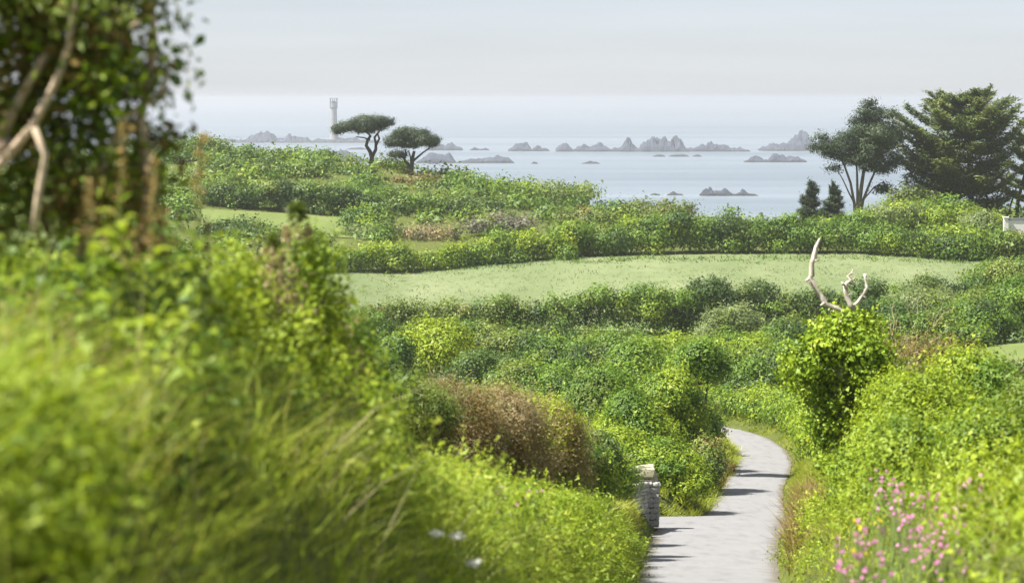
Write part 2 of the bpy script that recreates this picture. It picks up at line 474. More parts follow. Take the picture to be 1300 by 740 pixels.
# the lane, its side lane and the edges
k = np.linspace(0, 1, 13)
tx = np.gradient(LN[:, 1]); ty = np.gradient(LN[:, 0]); tn = np.hypot(tx, ty); nx, ny = ty / tn, -tx / tn
off = -LN[:, 3:4] * (1 - k) + LN[:, 4:5] * k
off = off + (np.abs(k - 0.5) > 0.49) * 0.12 * vnoise(np.stack([LN[:, 0] / 0.9, LN[:, 1] * 0, LN[:, 0] * 0], 1))[:, None]
X = LN[:, 1:2] + nx[:, None] * off; Y = LN[:, 0:1] + ny[:, None] * off
Z = LN[:, 2:3] + 0.012 + 0.03 * (1 - (2 * k - 1) ** 2)
E = np.abs(2 * k - 1)[None] ** 2 * np.ones_like(X)
tag(grid_mesh('lane', X, Y, Z + 0 * X, M_road, attr=('edge', E)), 'pale worn tarmac lane running downhill and bending left', kind='structure')
tx = np.gradient(SD[:, 1]); ty = np.gradient(SD[:, 0]); tn = np.hypot(tx, ty); nx, ny = ty / tn, -tx / tn
off = (2 * k - 1)[None] * 1.75
X = SD[:, 1:2] + nx[:, None] * off; Y = SD[:, 0:1] + ny[:, None] * off
E = np.abs(2 * k - 1)[None] ** 2 * np.ones_like(X) * 0.8
tag(grid_mesh('side_lane', X, Y, SD[:, 2:3] + 0.004 + 0 * X, M_road, attr=('edge', E)), 'short pale side lane turning off left beside the stone wall', kind='structure')

def field_sheet(name, poly, mat, label, lift, nrow=40, ncol=60):
    """poly: left edge and right edge as lists of (px, d), blended"""
    (l0, l1), (r0, r1) = poly
    t = np.linspace(0, 1, nrow)[:, None]; s = np.linspace(0, 1, ncol)[None]
    pl = (1 - t) * np.array(l0) + t * np.array(l1) if False else None
    dl = l0[1] + (l1[1] - l0[1]) * t; dr = r0[1] + (r1[1] - r0[1]) * t
    pxl = l0[0] + (l1[0] - l0[0]) * t; pxr = r0[0] + (r1[0] - r0[0]) * t
    D = dl + (dr - dl) * s; PX = pxl + (pxr - pxl) * s
    X = (PX - 650) / FPX * D
    Z = ground_h(X, D).reshape(X.shape) + lift
    return tag(grid_mesh(name, X, D, Z, mat), label, kind='structure')

field_sheet('hay_field', (((395, 292), (395, 362)), ((1262, 294), (1262, 370))), M_field, 'pale green hay meadow between the two long hedges', 0.12)
field_sheet('pasture', (((255, 383), (255, 405)), ((470, 385), (470, 408))), M_field2, 'small light green pasture below the far left ridge', 0.12)
field_sheet('paddock', (((1215, 205), (1200, 246)), ((1400, 205), (1400, 246))), M_field2, 'small bright green paddock at the right edge', 0.12)

# sea out to its horizon
sx = np.concatenate([-np.geomspace(9000, 60, 22), [0], np.geomspace(60, 9000, 22)])
sy = np.geomspace(560, 24000, 40)
X, Y = np.meshgrid(sx, sy)
tag(grid_mesh('sea', X, Y, np.full(X.shape, SEA_Z), M_sea), 'calm pale blue sea out to the hazy horizon', kind='structure')

# ------------------------------------------------------------------ foliage generators
def leaf_quads(P, N, size, aspect, rng, fold=0.18, along=None, tri=False):
    n = len(P)
    t = rng.normal(size=(n, 3)) if along is None else along + 0.35 * rng.normal(size=(n, 3))
    t = unit(t - (t * N).sum(1, keepdims=True) * N)
    b = np.cross(N, t)
    L = (size * np.clip(rng.lognormal(0, 0.35, n), 0.45, 1.9))[:, None]
    W = L * aspect * 0.5
    base = P - t * L * 0.5; tip = P + t * L * 0.5 - N * L * fold * 0.6
    if tri:
        a = P - t * L * 0.4
        V = np.stack([a + b * W, P + t * L * 0.6 - N * L * fold, a - b * W], 1).reshape(-1, 3)
        i = np.arange(3 * n).reshape(n, 3)
        return V, np.hstack([i, i[:, 2:]])
    mid = P - t * L * 0.05
    r = mid + b * W + N * L * fold; l = mid - b * W + N * L * fold
    V = np.stack([base, r, tip, l], 1).reshape(-1, 3)
    Q = np.arange(4 * n).reshape(n, 4)
    return V, Q

def fol_points(lumps, leaf, cov, rng, per=26, up=0.30, out=1.0, rnd=0.42, thick=0.26, loose=2.1, nmax=120000, zmin=-0.55, tail=0.10, shoots=0.05):
    C = lumps[:, :3]; R = lumps[:, 3:6]
    A = ((R[:, 0] * R[:, 1]) ** 1.6 + (R[:, 0] * R[:, 2]) ** 1.6 + (R[:, 1] * R[:, 2]) ** 1.6) / 3
    A = 4 * math.pi * A ** (1 / 1.6)
    n = int(min(nmax, cov * A.sum() * 0.6 / (leaf * leaf * 0.36)))
    nc = max(12, n // per)
    got = []
    total = 0
    for _ in range(8):
        k = rng.choice(len(C), size=nc, p=A / A.sum())
        d = unit(rng.normal(size=(nc, 3)))
        ok = d[:, 2] > zmin
        k, d = k[ok], d[ok]
        m = len(k)
        p = C[k] + d * R[k] * (1.0 - thick * rng.random((m, 1)) ** 1.5 + tail * np.minimum(rng.exponential(1.0, (m, 1)), 2.4) * (rng.random((m, 1)) < 0.4))
        inside = np.zeros(m, bool)
        for a in range(0, len(C), 64):
            q = (((p[:, None] - C[None, a:a + 64]) / R[None, a:a + 64]) ** 2).sum(-1)
            inside |= (q < 0.55).any(1)
        ok = ~inside
        got.append(np.hstack([p[ok], unit(d[ok] / R[k[ok]]), k[ok, None]]))
        total += ok.sum()
        if total >= nc: break
    g = np.vstack(got)[:nc]
    tc = rng.random(len(g))
    idx = np.repeat(np.arange(len(g)), per)
    of = rng.normal(size=(len(idx), 3))
    P = g[idx, :3] + of * (leaf * loose) * np.array([1, 1, 0.7])
    O = g[idx, 3:6] + 0.45 * of
    N = unit(out * O + up * np.array([0, 0, 1]) + rnd * rng.normal(size=(len(idx), 3)))
    lk = g[idx, 6].astype(int)
    tl = rng.random(len(C))[lk]
    tint = np.clip(0.48 + 0.26 * (tc[idx] - 0.5) + 0.60 * (tl - 0.5) + 0.07 * rng.normal(size=len(idx)), 0, 1)
    if shoots > 0:      # stray sprigs sticking out of the outline
        c = np.flatnonzero(g[:, 5] > -0.25); c = rng.choice(c, size=max(1, int(len(c) * shoots)))
        dv = unit(g[c, 3:6] + np.array([0, 0, 0.75]) + 0.45 * rng.normal(size=(len(c), 3)))
        ln = leaf * rng.uniform(2.5, 7, (len(c), 1)) * (0.7 if leaf > 0.22 else 1.2); m_ = 9
        tt = np.tile(np.linspace(0.05, 1, m_), len(c))[:, None]; ii = np.repeat(np.arange(len(c)), m_)
        P2 = g[c[ii], :3] + dv[ii] * ln[ii] * tt + rng.normal(size=(len(ii), 3)) * leaf * 0.55 * (1.1 - tt)
        N2 = unit(rng.normal(size=(len(ii), 3)) + np.array([0, 0, 0.6]))
        P = np.vstack([P, P2]); N = np.vstack([N, N2]); lk = np.concatenate([lk, g[c[ii], 6].astype(int)])
        tint = np.concatenate([tint, np.clip(0.6 + 0.25 * rng.normal(size=len(ii)), 0, 1)])
    return P, N, lk, tint

# related foliage that grows mixed together: a clump here and there differs from its neighbours
MIXED = {'mid': ('mid', 'dark', 'olive', 'bright'), 'bright': ('bright', 'mid', 'mid', 'yellow'), 'dark': ('dark', 'dark', 'mid', 'olive'), 'olive': ('olive', 'mid', 'pale', 'brown'),
         'yellow': ('yellow', 'bright', 'yellow', 'bright'), 'pale': ('pale', 'bright', 'olive', 'pale'), 'grey': ('grey', 'olive', 'grey', 'mauve'), 'brown': ('brown', 'mauve', 'brown', 'olive')}
def foliage(name, lumps, key, leaf, cov, seed, aspect=0.55, parent=None, loc=(0, 0, 0), mixed=False, tri=False, **kw):
    rng = rs(seed)
    P, N, lk, t = fol_points(lumps, leaf, cov, rng, **kw)
    V, Q = leaf_quads(P, N, leaf, aspect, rng, tri=tri)
    if mixed and key in MIXED:
        keys = MIXED[key]
        pick = rng.choice(4, size=len(lumps), p=(0.55, 0.2, 0.15, 0.10))[lk]
        return mesh_np(name, V, Q, None, parent, loc, tint=t, mats=[fmat(q) for q in keys], midx=pick)
    return mesh_np(name, V, Q, fmat(key), parent, loc, tint=t)

def bush_lumps(w, dp, h, rng, n=14, rough=1.0):
    n = n * 2
    L = [(0, 0, h * 0.36, w * 0.31, dp * 0.31, h * 0.36)]
    for _ in range(n):
        az = rng.uniform(0, 2 * math.pi); s = rng.uniform(-0.35, 1.0); c = math.sqrt(max(0, 1 - s * s))
        r = (0.09 + 0.20 * rng.random() ** 1.4) * rough * min(h * 0.9, (w + dp) / 2)
        L.append((math.cos(az) * c * w * 0.34 * rng.uniform(0.8, 1.15), math.sin(az) * c * dp * 0.34 * rng.uniform(0.8, 1.15), h * 0.40 + s * h * 0.36 * rng.uniform(0.8, 1.15), r * rng.uniform(1, 1.35), r * rng.uniform(1, 1.35), r * rng.uniform(0.8, 1.05)))
    L = np.array(L)
    xm = max((L[:, 0] + L[:, 3]).max(), -(L[:, 0] - L[:, 3]).min()); zm = (L[:, 2] + L[:, 5]).max()
    L[:, [0, 3]] *= w * 0.5 / xm; L[:, [2, 5]] *= h / zm
    L[:, 2] = np.maximum(L[:, 2], L[:, 5] * 0.35)
    return L

def tube(points, radii, sides=6, cap=True):
    P = np.asarray(points, float); n = len(P)
    T = unit(np.gradient(P, axis=0))
    ref = np.array([0.31, 0.92, 0.2]); V = []
    for i in range(n):
        a = unit(np.cross(T[i], ref)); b = np.cross(T[i], a)
        ang = np.linspace(0, 2 * math.pi, sides, endpoint=False)
        V.append(P[i] + radii[i] * (np.cos(ang)[:, None] * a + np.sin(ang)[:, None] * b))
    V = np.vstack(V); Q = []
    for i in range(n - 1):
        for s in range(sides):
            s2 = (s + 1) % sides
            Q.append((i * sides + s, i * sides + s2, (i + 1) * sides + s2, (i + 1) * sides + s))
    if cap:
        for e, rev in ((0, True), (n - 1, False)):
            V = np.vstack([V, P[e]]); c = len(V) - 1
            for s in range(sides):
                a, b = e * sides + s, e * sides + (s + 1) % sides
                Q.append((b, a, c, c) if rev else (a, b, c, c))
    return V, np.array(Q)

def join(parts):
    V, Q, o = [], [], 0
    for v, q in parts:
        V.append(v); Q.append(np.asarray(q) + o); o += len(v)
    return np.vstack(V), np.vstack(Q)

def wiggle(a, b, n, amp, rng, sag=0.0):
    a, b = np.array(a, float), np.array(b, float)
    t = np.linspace(0, 1, n)[:, None]
    p = a + (b - a) * t
    j = rng.normal(size=(n, 3)) * amp * np.linalg.norm(b - a)
    j[0] = 0; j[-1] = 0
    p = p + j; p[:, 2] += sag * np.sin(t[:, 0] * math.pi)
    return p

_seed = [100]
def nseed():
    _seed[0] += 1; return _seed[0]

def leafsize(d, k=4.0, lo=0.05):
    return max(lo, k * d / FPX)

def flat_lumps(w, dp, h, rng, n=26):
    L = [(x * w, 0, h * 0.4, w * 0.2, dp * 0.32, h * 0.40) for x in (-0.28, 0.0, 0.28)]
    for _ in range(n * 2):
        rr = h * (0.09 + 0.15 * rng.random())
        x = rng.uniform(-0.5, 0.5)
        L.append((x * w * 0.92, rng.uniform(-0.6, 0.5) * dp, rr * 0.5 + (h * (1 - 0.9 * abs(x) ** 3) - rr * 1.5) * rng.random() ** 0.7, rr * rng.uniform(0.8, 1.5), rr, rr * rng.uniform(0.8, 1.1)))
    return np.array(L)

def bush(px, w, top, d, key, label, cat='shrub', name='shrub', dp=0.85, cov=2.2, n=14, rough=1.0, aspect=0.6, k=4.0, lo=0.05, group=None, stem=False, hmin=1.0, **kw):
    x = xat(px, d); z = gh(x, d) - 0.05
    h = max(hmin, zat(top, d) - z); W = w * d / FPX
    rng = rs(nseed())
    L = bush_lumps(W, max(W * dp, min(h, 3) * 0.7), h, rng, n, rough)
    lf = leafsize(d, k, lo)
    kw.setdefault('tail', 0.08 if d > 150 else 0.12); kw.setdefault('tri', d > 20)
    o = foliage(name, L, key, lf, cov, nseed(), aspect, None, (x, d, z), mixed=True, **kw)
    tag(o, label, cat, group)
    parts = []
    for q in range(5):
        a = rng.uniform(0, 2 * math.pi)
        e = np.array([math.cos(a) * W * 0.28, math.sin(a) * W * 0.28, h * rng.uniform(0.6, 0.85)])
        parts.append(tube(wiggle((0, 0, -0.1), e, 5, 0.05, rng), np.linspace(0.05, 0.015, 5) * max(1, h / 2.5), 5))
    v, q_ = join(parts)
    mesh_np('stems', v, q_, M_bark, o)
    return o

def hedge(pts, key, label, thick=2.2, cov=2.6, k=4.0, lo=0.05, rj=0.25, name='hedge', cat='hedge', aspect=0.6, **kw):
    """pts: (px, d, top py) along the hedge"""
    pts = np.array(pts, float)
    xy = np.array([(xat(p, d), d) for p, d, t in pts]); tz = np.array([zat(t, d) for p, d, t in pts])
    s = np.concatenate([[0], np.cumsum(np.linalg.norm(np.diff(xy, axis=0), axis=1))])
    rng = rs(nseed()); L = []
    hm_ = np.mean([t - gh(x_, y_) for (x_, y_), t in zip(xy, tz)]); hm_ = max(hm_, 0.8)
    q = 0.0; sd_ = rng.uniform(0, 50)
    def spot(q):
        x = np.interp(q, s, xy[:, 0]); y = np.interp(q, s, xy[:, 1]); t = np.interp(q, s, tz); g = gh(x, y)
        nz = 0.30 * float(vnoise(np.array([q / 5.0 + sd_, sd_, 0]))) + 0.22 * float(vnoise(np.array([q / 1.9, sd_, 4])))
        return x, y, g, max(0.7, (t - g) * (0.97 + nz))
    while q < s[-1]:
        x, y, g, h = spot(q)
        L.append((x, y, g + h * 0.36, h * 0.30, thick * 0.36, h * 0.38)); q += h * 0.34
    n_ = int(s[-1] * max(2.0, 5.5 / max(1.0, hm_ * 0.55)))
    for q in rng.uniform(0, s[-1], n_):
        x, y, g, h = spot(q); v = rng.random() ** 0.8
        rr = h * (0.09 + 0.19 * rng.random() ** 1.5)
        L.append((x + rng.normal() * rj * rr, y + rng.uniform(-0.62, 0.5) * thick * (1.1 - 0.45 * v), g + rr * 0.4 + v * max(0.05, h - rr * 1.35), rr * rng.uniform(0.9, 1.4), rr * rng.uniform(0.9, 1.3), rr * rng.uniform(0.75, 1.05)))
    L = np.array(L)
    b = np.array([xy[0, 0], xy[0, 1], gh(*xy[0])])
    L[:, :3] -= b
    dm = pts[:, 1].mean()
    o = foliage(name, L, key, leafsize(dm, k, lo), cov, nseed(), aspect, None, tuple(b), mixed=True, tri=True, **kw)
    return tag(o, label, cat)

def scrub(name, region, n, hr, key, label, seed, cov=1.8, k=4.4, avoid=None, wr=(1.2, 2.2), nmax=62000):
    """low cover that nobody could count: region (px0, px1, d0, d1)"""
    rng = rs(seed); L = []
    px = rng.uniform(region[0], region[1], n); d = rng.uniform(region[2], region[3], n)
    x = (px - 650) / FPX * d
    if avoid is not None:
        ok = ~avoid(px, d, x); px, d, x = px[ok], d[ok], x[ok]
    g = ground_h(x, d)
    for i in range(len(x)):
        h = rng.uniform(*hr); r = h * rng.uniform(*wr) * 0.5
        L.append((x[i], d[i], g[i] + h * 0.25, r, r, h * 0.75))
        for _ in range(3):
            a = rng.uniform(0, 6.28); rr = r * rng.uniform(0.3, 0.55)
            L.append((x[i] + math.cos(a) * r * 0.7, d[i] + math.sin(a) * r * 0.7, g[i] + h * rng.uniform(0.3, 0.75), rr, rr, rr * 0.85))
    L = np.array(L); b = np.array([x.mean(), d.mean(), g.mean()]); L[:, :3] -= b
    o = foliage(name, L, key, leafsize(d.mean(), k), cov, seed + 1, 0.6, None, tuple(b), nmax=nmax, zmin=-0.2, mixed=True, tail=0.08, tri=True)
    return tag(o, label, kind='stuff')

def blades(name, P, H, Wd, key, seed, lean=(0, 0, 0), bend=0.5, spread=0.35, label=None, tintv=None, segs=2, tuft=18, rad=0.10):
    """long curved grass blades; roots are gathered into tufts that share a lean and a height"""
    rng = rs(seed); n = len(P)
    nt = max(1, n // tuft)
    ti = rng.integers(0, nt, n)
    src = rng.permutation(n)[:nt][ti]
    R = rad * (1 + 0 * H)
    P = P[src] + rng.normal(size=(n, 3)) * R[:, None] * np.array([1, 1, 0])
    P[:, 2] = ground_h(P[:, 0], P[:, 1]) - 0.03
    H = H[src] * rng.uniform(0.55, 1.15, n); Wd = Wd[src]
    tl = (spread * 0.8 * rng.normal(size=(nt, 3)) * np.array([1, 1, 0.1]))[ti]
    az = rng.uniform(0, 2 * math.pi, n)
    side = np.stack([np.cos(az), np.sin(az), 0 * az], 1)
    dirv = unit(np.array([0, 0, 1]) + tl + spread * 0.7 * rng.normal(size=(n, 3)) * np.array([1, 1, 0.2]) + np.array(lean))
    fall = unit(dirv * np.array([1, 1, 0]) + 0.3 * rng.normal(size=(n, 3)) * np.array([1, 1, 0]))
    bd = bend * rng.uniform(0.4, 1.6, n)
    V = []
    for s in range(segs + 1):
        t = s / segs
        c = P + dirv * (H * t)[:, None] + fall * (H * bd * t * t)[:, None] - np.array([0, 0, 1]) * (H * bd * 0.55 * t ** 3)[:, None]
        w = (Wd * (1 - 0.6 * t) * 0.5)[:, None]
        V += [c - side * w, c + side * w] if s < segs else [c]
    V = np.stack(V, 1).reshape(-1, 3)
    m = 2 * segs + 1
    b0 = (np.arange(n) * m)[:, None]
    Q = np.concatenate([b0 + (np.array([[2 * s, 2 * s + 1, 2 * s + 3, 2 * s + 2]]) if s < segs - 1 else np.array([[2 * s, 2 * s + 1, 2 * s + 2, 2 * s + 2]])) for s in range(segs)], 0)
    patch = vnoise(np.stack([P[:, 0] / 1.1, P[:, 1] / 2.2, 0 * P[:, 0] + seed], 1))
    tv = np.clip((0.5 if tintv is None else tintv) + (0.7 * patch + rng.normal(0, 0.16, nt)[ti] if tintv is None else 0.35 * patch) + rng.normal(0, 0.08, n), 0, 1)
    o = mesh_np(name, V, Q, fmat(key), tint=np.concatenate([np.clip(tv + 0.12 * (s - segs * 0.5), 0, 1) for s in range(segs)]))
    return tag(o, label, kind='stuff')

# ------------------------------------------------------------------ lighthouse and rocks in the sea
def lathe(profile, sides=28):
    V, Q = [], []
    a = np.linspace(0, 2 * math.pi, sides, endpoint=False)
    for r, z in profile:
        V.append(np.stack([r * np.cos(a), r * np.sin(a), np.full(sides, z)], 1))
    V = np.vstack(V)
    for i in range(len(profile) - 1):
        for s in range(sides):
            s2 = (s + 1) % sides
            Q.append((i * sides + s, i * sides + s2, (i + 1) * sides + s2, (i + 1) * sides + s))
    return V, np.array(Q)

LD = -SEA_Z / math.tan(PITCH + math.atan((181 - 370) / FPX))
LS = LD / 2230.0
lx = xat(425.2, LD)
lh = tag(empty('lighthouse', (lx, LD, SEA_Z + 3)), 'pale round lighthouse tower with a dark topped lantern standing on the long reef', 'lighthouse')
zt = zat(137, LD) - (SEA_Z + 3); zl_ = zat(124.5, LD) - (SEA_Z + 3)
v, q = lathe([(4.6 * LS, 0), (4.1 * LS, 2), (3.4 * LS, zt * 0.4), (2.95 * LS, zt * 0.8), (2.8 * LS, zt - 0.2), (2.8 * LS, zt)])
mesh_np('tower', v, q, M_tower, lh, smooth=True)
v, q = lathe([(2.8 * LS, zt - 1.2), (3.6 * LS, zt - 0.3), (3.6 * LS, zt + 0.25), (2.6 * LS, zt + 0.25)])
mesh_np('gallery', v, q, M_darkmetal, lh)
v, q = lathe([(2.9 * LS, zt + 0.25), (2.9 * LS, zt + 4.4 * LS)], 16)
mesh_np('lantern', v, q, M_glass, lh)
v, q = lathe([(3.1 * LS, zt + 4.4 * LS), (2.7 * LS, zt + 5.2 * LS), (0.4 * LS, zt + 6.2 * LS), (0.0 * LS, zt + 6.4 * LS)], 16)
mesh_np('lantern_roof', v, q, M_darkmetal, lh)
parts = []
for a in np.linspace(0, 2 * math.pi, 10, endpoint=False):
    c, s = math.cos(a), math.sin(a)
    parts.append(tube([(3.4 * LS * c, 3.4 * LS * s, zt + 0.2), (3.4 * LS * c, 3.4 * LS * s, zl_ - 1.0)], [0.3, 0.3], 5))
v, q = join(parts); mesh_np('helideck_legs', v, q, M_darkmetal, lh)
v, q = lathe([(0.0 * LS, zl_ - 1.0), (4.0 * LS, zl_ - 1.0), (4.2 * LS, zl_ - 0.4), (4.0 * LS, zl_ - 0.1), (0, zl_ - 0.1)])
mesh_np('helideck', v, q, M_tower, lh)
for k_, zz in enumerate((0.25, 0.45, 0.65, 0.83)):
    a = -math.pi / 2 + (0.25 if k_ % 2 else -0.2)
    r = np.interp(zz, [0.05, 0.4, 0.8, 1], [4.1, 3.4, 2.95, 2.8]) * LS
    c = np.array([math.cos(a) * r, math.sin(a) * r, zt * zz]); t = np.array([-math.sin(a), math.cos(a), 0]); o_ = np.array([math.cos(a), math.sin(a), 0]) * 0.12
    V = []
    for sx_ in (-0.4, 0.4):
        for sz in (-0.8, 0.8):
            for so in (-1, 1): V.append(c + t * sx_ + np.array([0, 0, sz]) + o_ * so)
    Q = [(0, 1, 3, 2), (4, 6, 7, 5), (0, 4, 5, 1), (2, 3, 7, 6), (1, 5, 7, 3), (0, 2, 6, 4)]
    mesh_np('window', np.array(V), Q, M_darkmetal, lh)

def rock(px0, px1, wy, top, label, peaks=None, seed=1, jag=0.5):
    d = -SEA_Z / math.tan(PITCH + math.atan((wy - 370) / FPX))
    w = (px1 - px0) * d / FPX; cx = xat((px0 + px1) / 2, d, wy); h = zat(top, d) - SEA_Z
    nx_, ny_ = max(36, int((px1 - px0) * 1.6)), 18
    u = np.linspace(-1, 1, nx_); v = np.linspace(-1, 1, ny_)
    U, Vv = np.meshgrid(u, v)
    if peaks is None: prof = 0.8 * (1 - np.abs(U) ** 2.2)
    else:
        pp = np.array(peaks, float); prof = np.interp(U, (pp[:, 0] - px0) / (px1 - px0) * 2 - 1, pp[:, 1])
    n = fbm(np.stack([U * (px1 - px0) / 14 + seed * 3.1, Vv * 1.5, 0 * U + seed], -1), 4)
    n2 = np.abs(fbm(np.stack([U * (px1 - px0) / 3.2 + seed, Vv * 4, 0 * U + seed * 2], -1), 4))
    env = np.clip(1 - Vv ** 2, 0, 1) ** 0.6
    Z = prof * env * (1 + jag * n) + 0.10 * jag * n * (prof > 0.03) - 0.42 * jag * n2 * env * (prof > 0.1)
    Z = np.clip(Z, -0.3, None)
    Z = Z / Z.max() * h
    Z = np.where((np.abs(U) > 0.985) | (np.abs(Vv) > 0.985), -1.0, Z - 0.25)
    dep = max(w * 0.3, h * 2.0)
    X = U * w / 2; Yv = Vv * dep / 2 + 0.12 * dep * n
    i = np.arange(nx_ * ny_).reshape(ny_, nx_)
    Q = np.stack([i[:-1, :-1], i[:-1, 1:], i[1:, 1:], i[1:, :-1]], -1).reshape(-1, 4)
    o = mesh_np('rock_islet', np.stack([X, Yv, Z], -1).reshape(-1, 3), Q, M_rock, None, (cx, d, SEA_Z))
    if px1 - px0 > 20:
        a = np.linspace(0, 2 * math.pi, 60, endpoint=False); rg = rs(seed + 900)
        wv = fbm(np.stack([np.cos(a) * 2 + seed, np.sin(a) * 2, 0 * a], -1), 3)
        r0 = 0.86; r1 = 0.985 + 0.10 * np.clip(wv + 0.25, 0, 1)
        ring = [np.stack([np.cos(a) * w / 2 * k_, np.sin(a) * dep / 2 * k_, np.full(60, 0.35)], 1) for k_ in (r0 + 0 * a, r1)]
        ii = np.arange(60); jj = (ii + 1) % 60
        mesh_np('surf', np.vstack(ring), np.stack([ii, ii + 60, jj + 60, jj], 1), M_surf, o)
    return tag(o, label, 'rock', 'rocks and reefs standing in the sea')

ROCKS = [
    (236, 486, 181, 165.5, 'long low rocky reef that the lighthouse stands on', [(236, 0.05), (262, 0.35), (275, 0.5), (300, 0.3), (318, 0.55), (328, 0.95), (342, 1.0), (352, 0.6), (362, 0.55), (368, 1.0), (380, 0.6), (400, 0.35), (425, 0.4), (450, 0.5), (486, 0.1)]),
    (395, 470, 206, 190, 'smooth humped rock seen just left of the first umbrella pine trunk', [(395, 0.1), (415, 0.7), (432, 1), (448, 0.8), (470, 0.1)]),
    (436, 470, 190, 186.5, 'thin flat skerry just below the lighthouse reef', None),
    (528, 579, 207, 193, 'rounded dark rock right beside the second umbrella pine', [(528, 0.1), (545, 0.85), (558, 1), (570, 0.85), (579, 0.1)]),
    (578, 653, 207, 196, 'low double humped rock right of the second umbrella pine', [(578, 0.1), (598, 0.5), (615, 0.6), (630, 1), (645, 0.7), (653, 0.1)]),
    (540, 588, 191, 180, 'small notched rock peeping out behind the second umbrella pine crown', [(540, 0.3), (558, 0.9), (565, 0.7), (572, 1.0), (580, 0.9), (588, 0.2)]),
    (595, 622, 191, 186.5, 'row of two tiny low stones on the water right of the notched rock', [(595, 0.1), (602, 1), (609, 0.3), (616, 0.7), (622, 0.1)]),
    (644, 676, 192, 180, 'small pointed rock standing alone at the left end of the jagged chain', [(644, 0.1), (651, 0.6), (657, 1), (668, 0.9), (676, 0.2)]),
    (674, 698, 192, 184, 'low wedge rock touching the right side of the small pointed rock', [(674, 0.2), (682, 1), (698, 0.15)]),
    (705, 778, 192.5, 180, 'long broken rock with two low humps in the jagged chain', [(705, 0.3), (713, 0.8), (719, 1), (727, 0.4), (740, 0.85), (750, 0.8), (760, 0.9), (770, 0.6), (778, 0.2)]),
    (776, 813, 192.5, 174, 'sharp spired rock in the jagged chain', [(776, 0.15), (788, 0.5), (796, 1.0), (804, 0.55), (813, 0.2)]),
    (812, 876, 192.5, 171, 'tallest broad crowned rock of the jagged chain in mid sea', [(812, 0.3), (820, 0.8), (828, 0.95), (843, 0.9), (852, 1.0), (862, 0.75), (876, 0.2)]),
    (872, 952, 192.5, 179, 'long rock tapering to the right end of the jagged chain', [(872, 0.3), (882, 0.45), (893, 0.95), (908, 0.9), (920, 0.8), (928, 0.35), (942, 0.5), (952, 0.15)]),
    (962, 1092, 191.5, 164.5, 'large hazy rock island behind the bare trunked pine', [(962, 0.1), (980, 0.45), (1002, 0.6), (1015, 0.95), (1022, 1), (1030, 0.8), (1045, 0.85), (1060, 0.7), (1092, 0.1)]),
    (828, 846, 199, 196, 'first of three flat skerries below the tallest rock', None),
    (847, 877, 199, 195.5, 'second and longest of three flat skerries below the tallest rock', None),
    (878, 892, 199, 196, 'last and smallest of three flat skerries below the tallest rock', None),
    (943, 976, 206, 197, 'flat topped rock left in the pair below the hazy island', [(943, 0.2), (953, 0.9), (966, 1), (976, 0.3)]),
    (975, 1024, 206, 194, 'lumpy rock right in the pair below the hazy island', [(975, 0.5), (982, 1), (992, 0.8), (1005, 0.95), (1014, 0.7), (1024, 0.2)]),
    (736, 764, 208, 204, 'lone low skerry in open water right of the pines', None),
    (674, 684, 208, 205, 'tiny dot of rock in open water right of the pines', None),
    (888, 930, 248.5, 236.5, 'nearest dark humped rock close above the tall hedge', [(888, 0.3), (897, 0.8), (907, 1), (918, 0.85), (930, 0.25)]),
    (928, 963, 248.5, 239, 'near pointed rock trailing off right from the nearest humped rock', [(928, 0.3), (938, 0.6), (942, 1), (950, 0.6), (963, 0.15)]),
    (845, 868, 248, 242.5, 'small near rock left of the nearest humped rock', [(845, 0.3), (855, 1), (868, 0.3)]),
    (824, 840, 248, 245, 'tiny awash stone at the left of the near rocks', None),
]
for n_, r_ in enumerate(ROCKS):
    rock(*r_[:4], r_[4], r_[5], seed=n_ + 1, jag=0.4 if n_ in (1, 3, 4) else 0.85)

# ------------------------------------------------------------------ trees
def pine_umbrella(px, base_py, d, trunk_pts, crown, label):
    """trunk_pts, crown in photo pixels at depth d"""
    x0 = xat(px, d, base_py); z0 = gh(x0, d) - 0.2
    S = d / FPX
    t = tag(empty('umbrella_pine', (x0, d, z0)), label, 'tree', 'umbrella pines on the far ridge')
    def loc(p, q, dy=0.0):
        return np.array([(p - px) * S, dy, zat(q, d) - z0])
    parts = []
    for pts, r0, r1, dy in trunk_pts:
        P = np.array([loc(p, q, dy * k / max(1, len(pts) - 1)) for k, (p, q) in enumerate(pts)])
        if pts[0][1] > base_py: P[0, 2] = 0
        parts.append(tube(P, np.linspace(r0, r1, len(P)) * S, 7))
    v, q = join(parts); mesh_np('trunk', v, q, M_bark, t, smooth=True)
    rng = rs(nseed()); L = []
    for (p, q, rx, rz) in crown:
        c = loc(p, q)
        for _ in range(5):
            L.append((c[0] + rng.normal() * rx * S * 0.35, rng.normal() * rx * S * 0.6, c[2] + rng.normal() * rz * S * 0.25, rx * S * rng.uniform(0.5, 0.9), rx * S * rng.uniform(0.5, 0.9), rz * S * rng.uniform(0.6, 0.95)))
    foliage('crown', np.array(L), 'pine', 0.34, 2.6, nseed(), 0.3, t, up=0.4, thick=0.3, zmin=-0.8, tail=0.02, loose=1.4, tri=True, shoots=0)
    return t

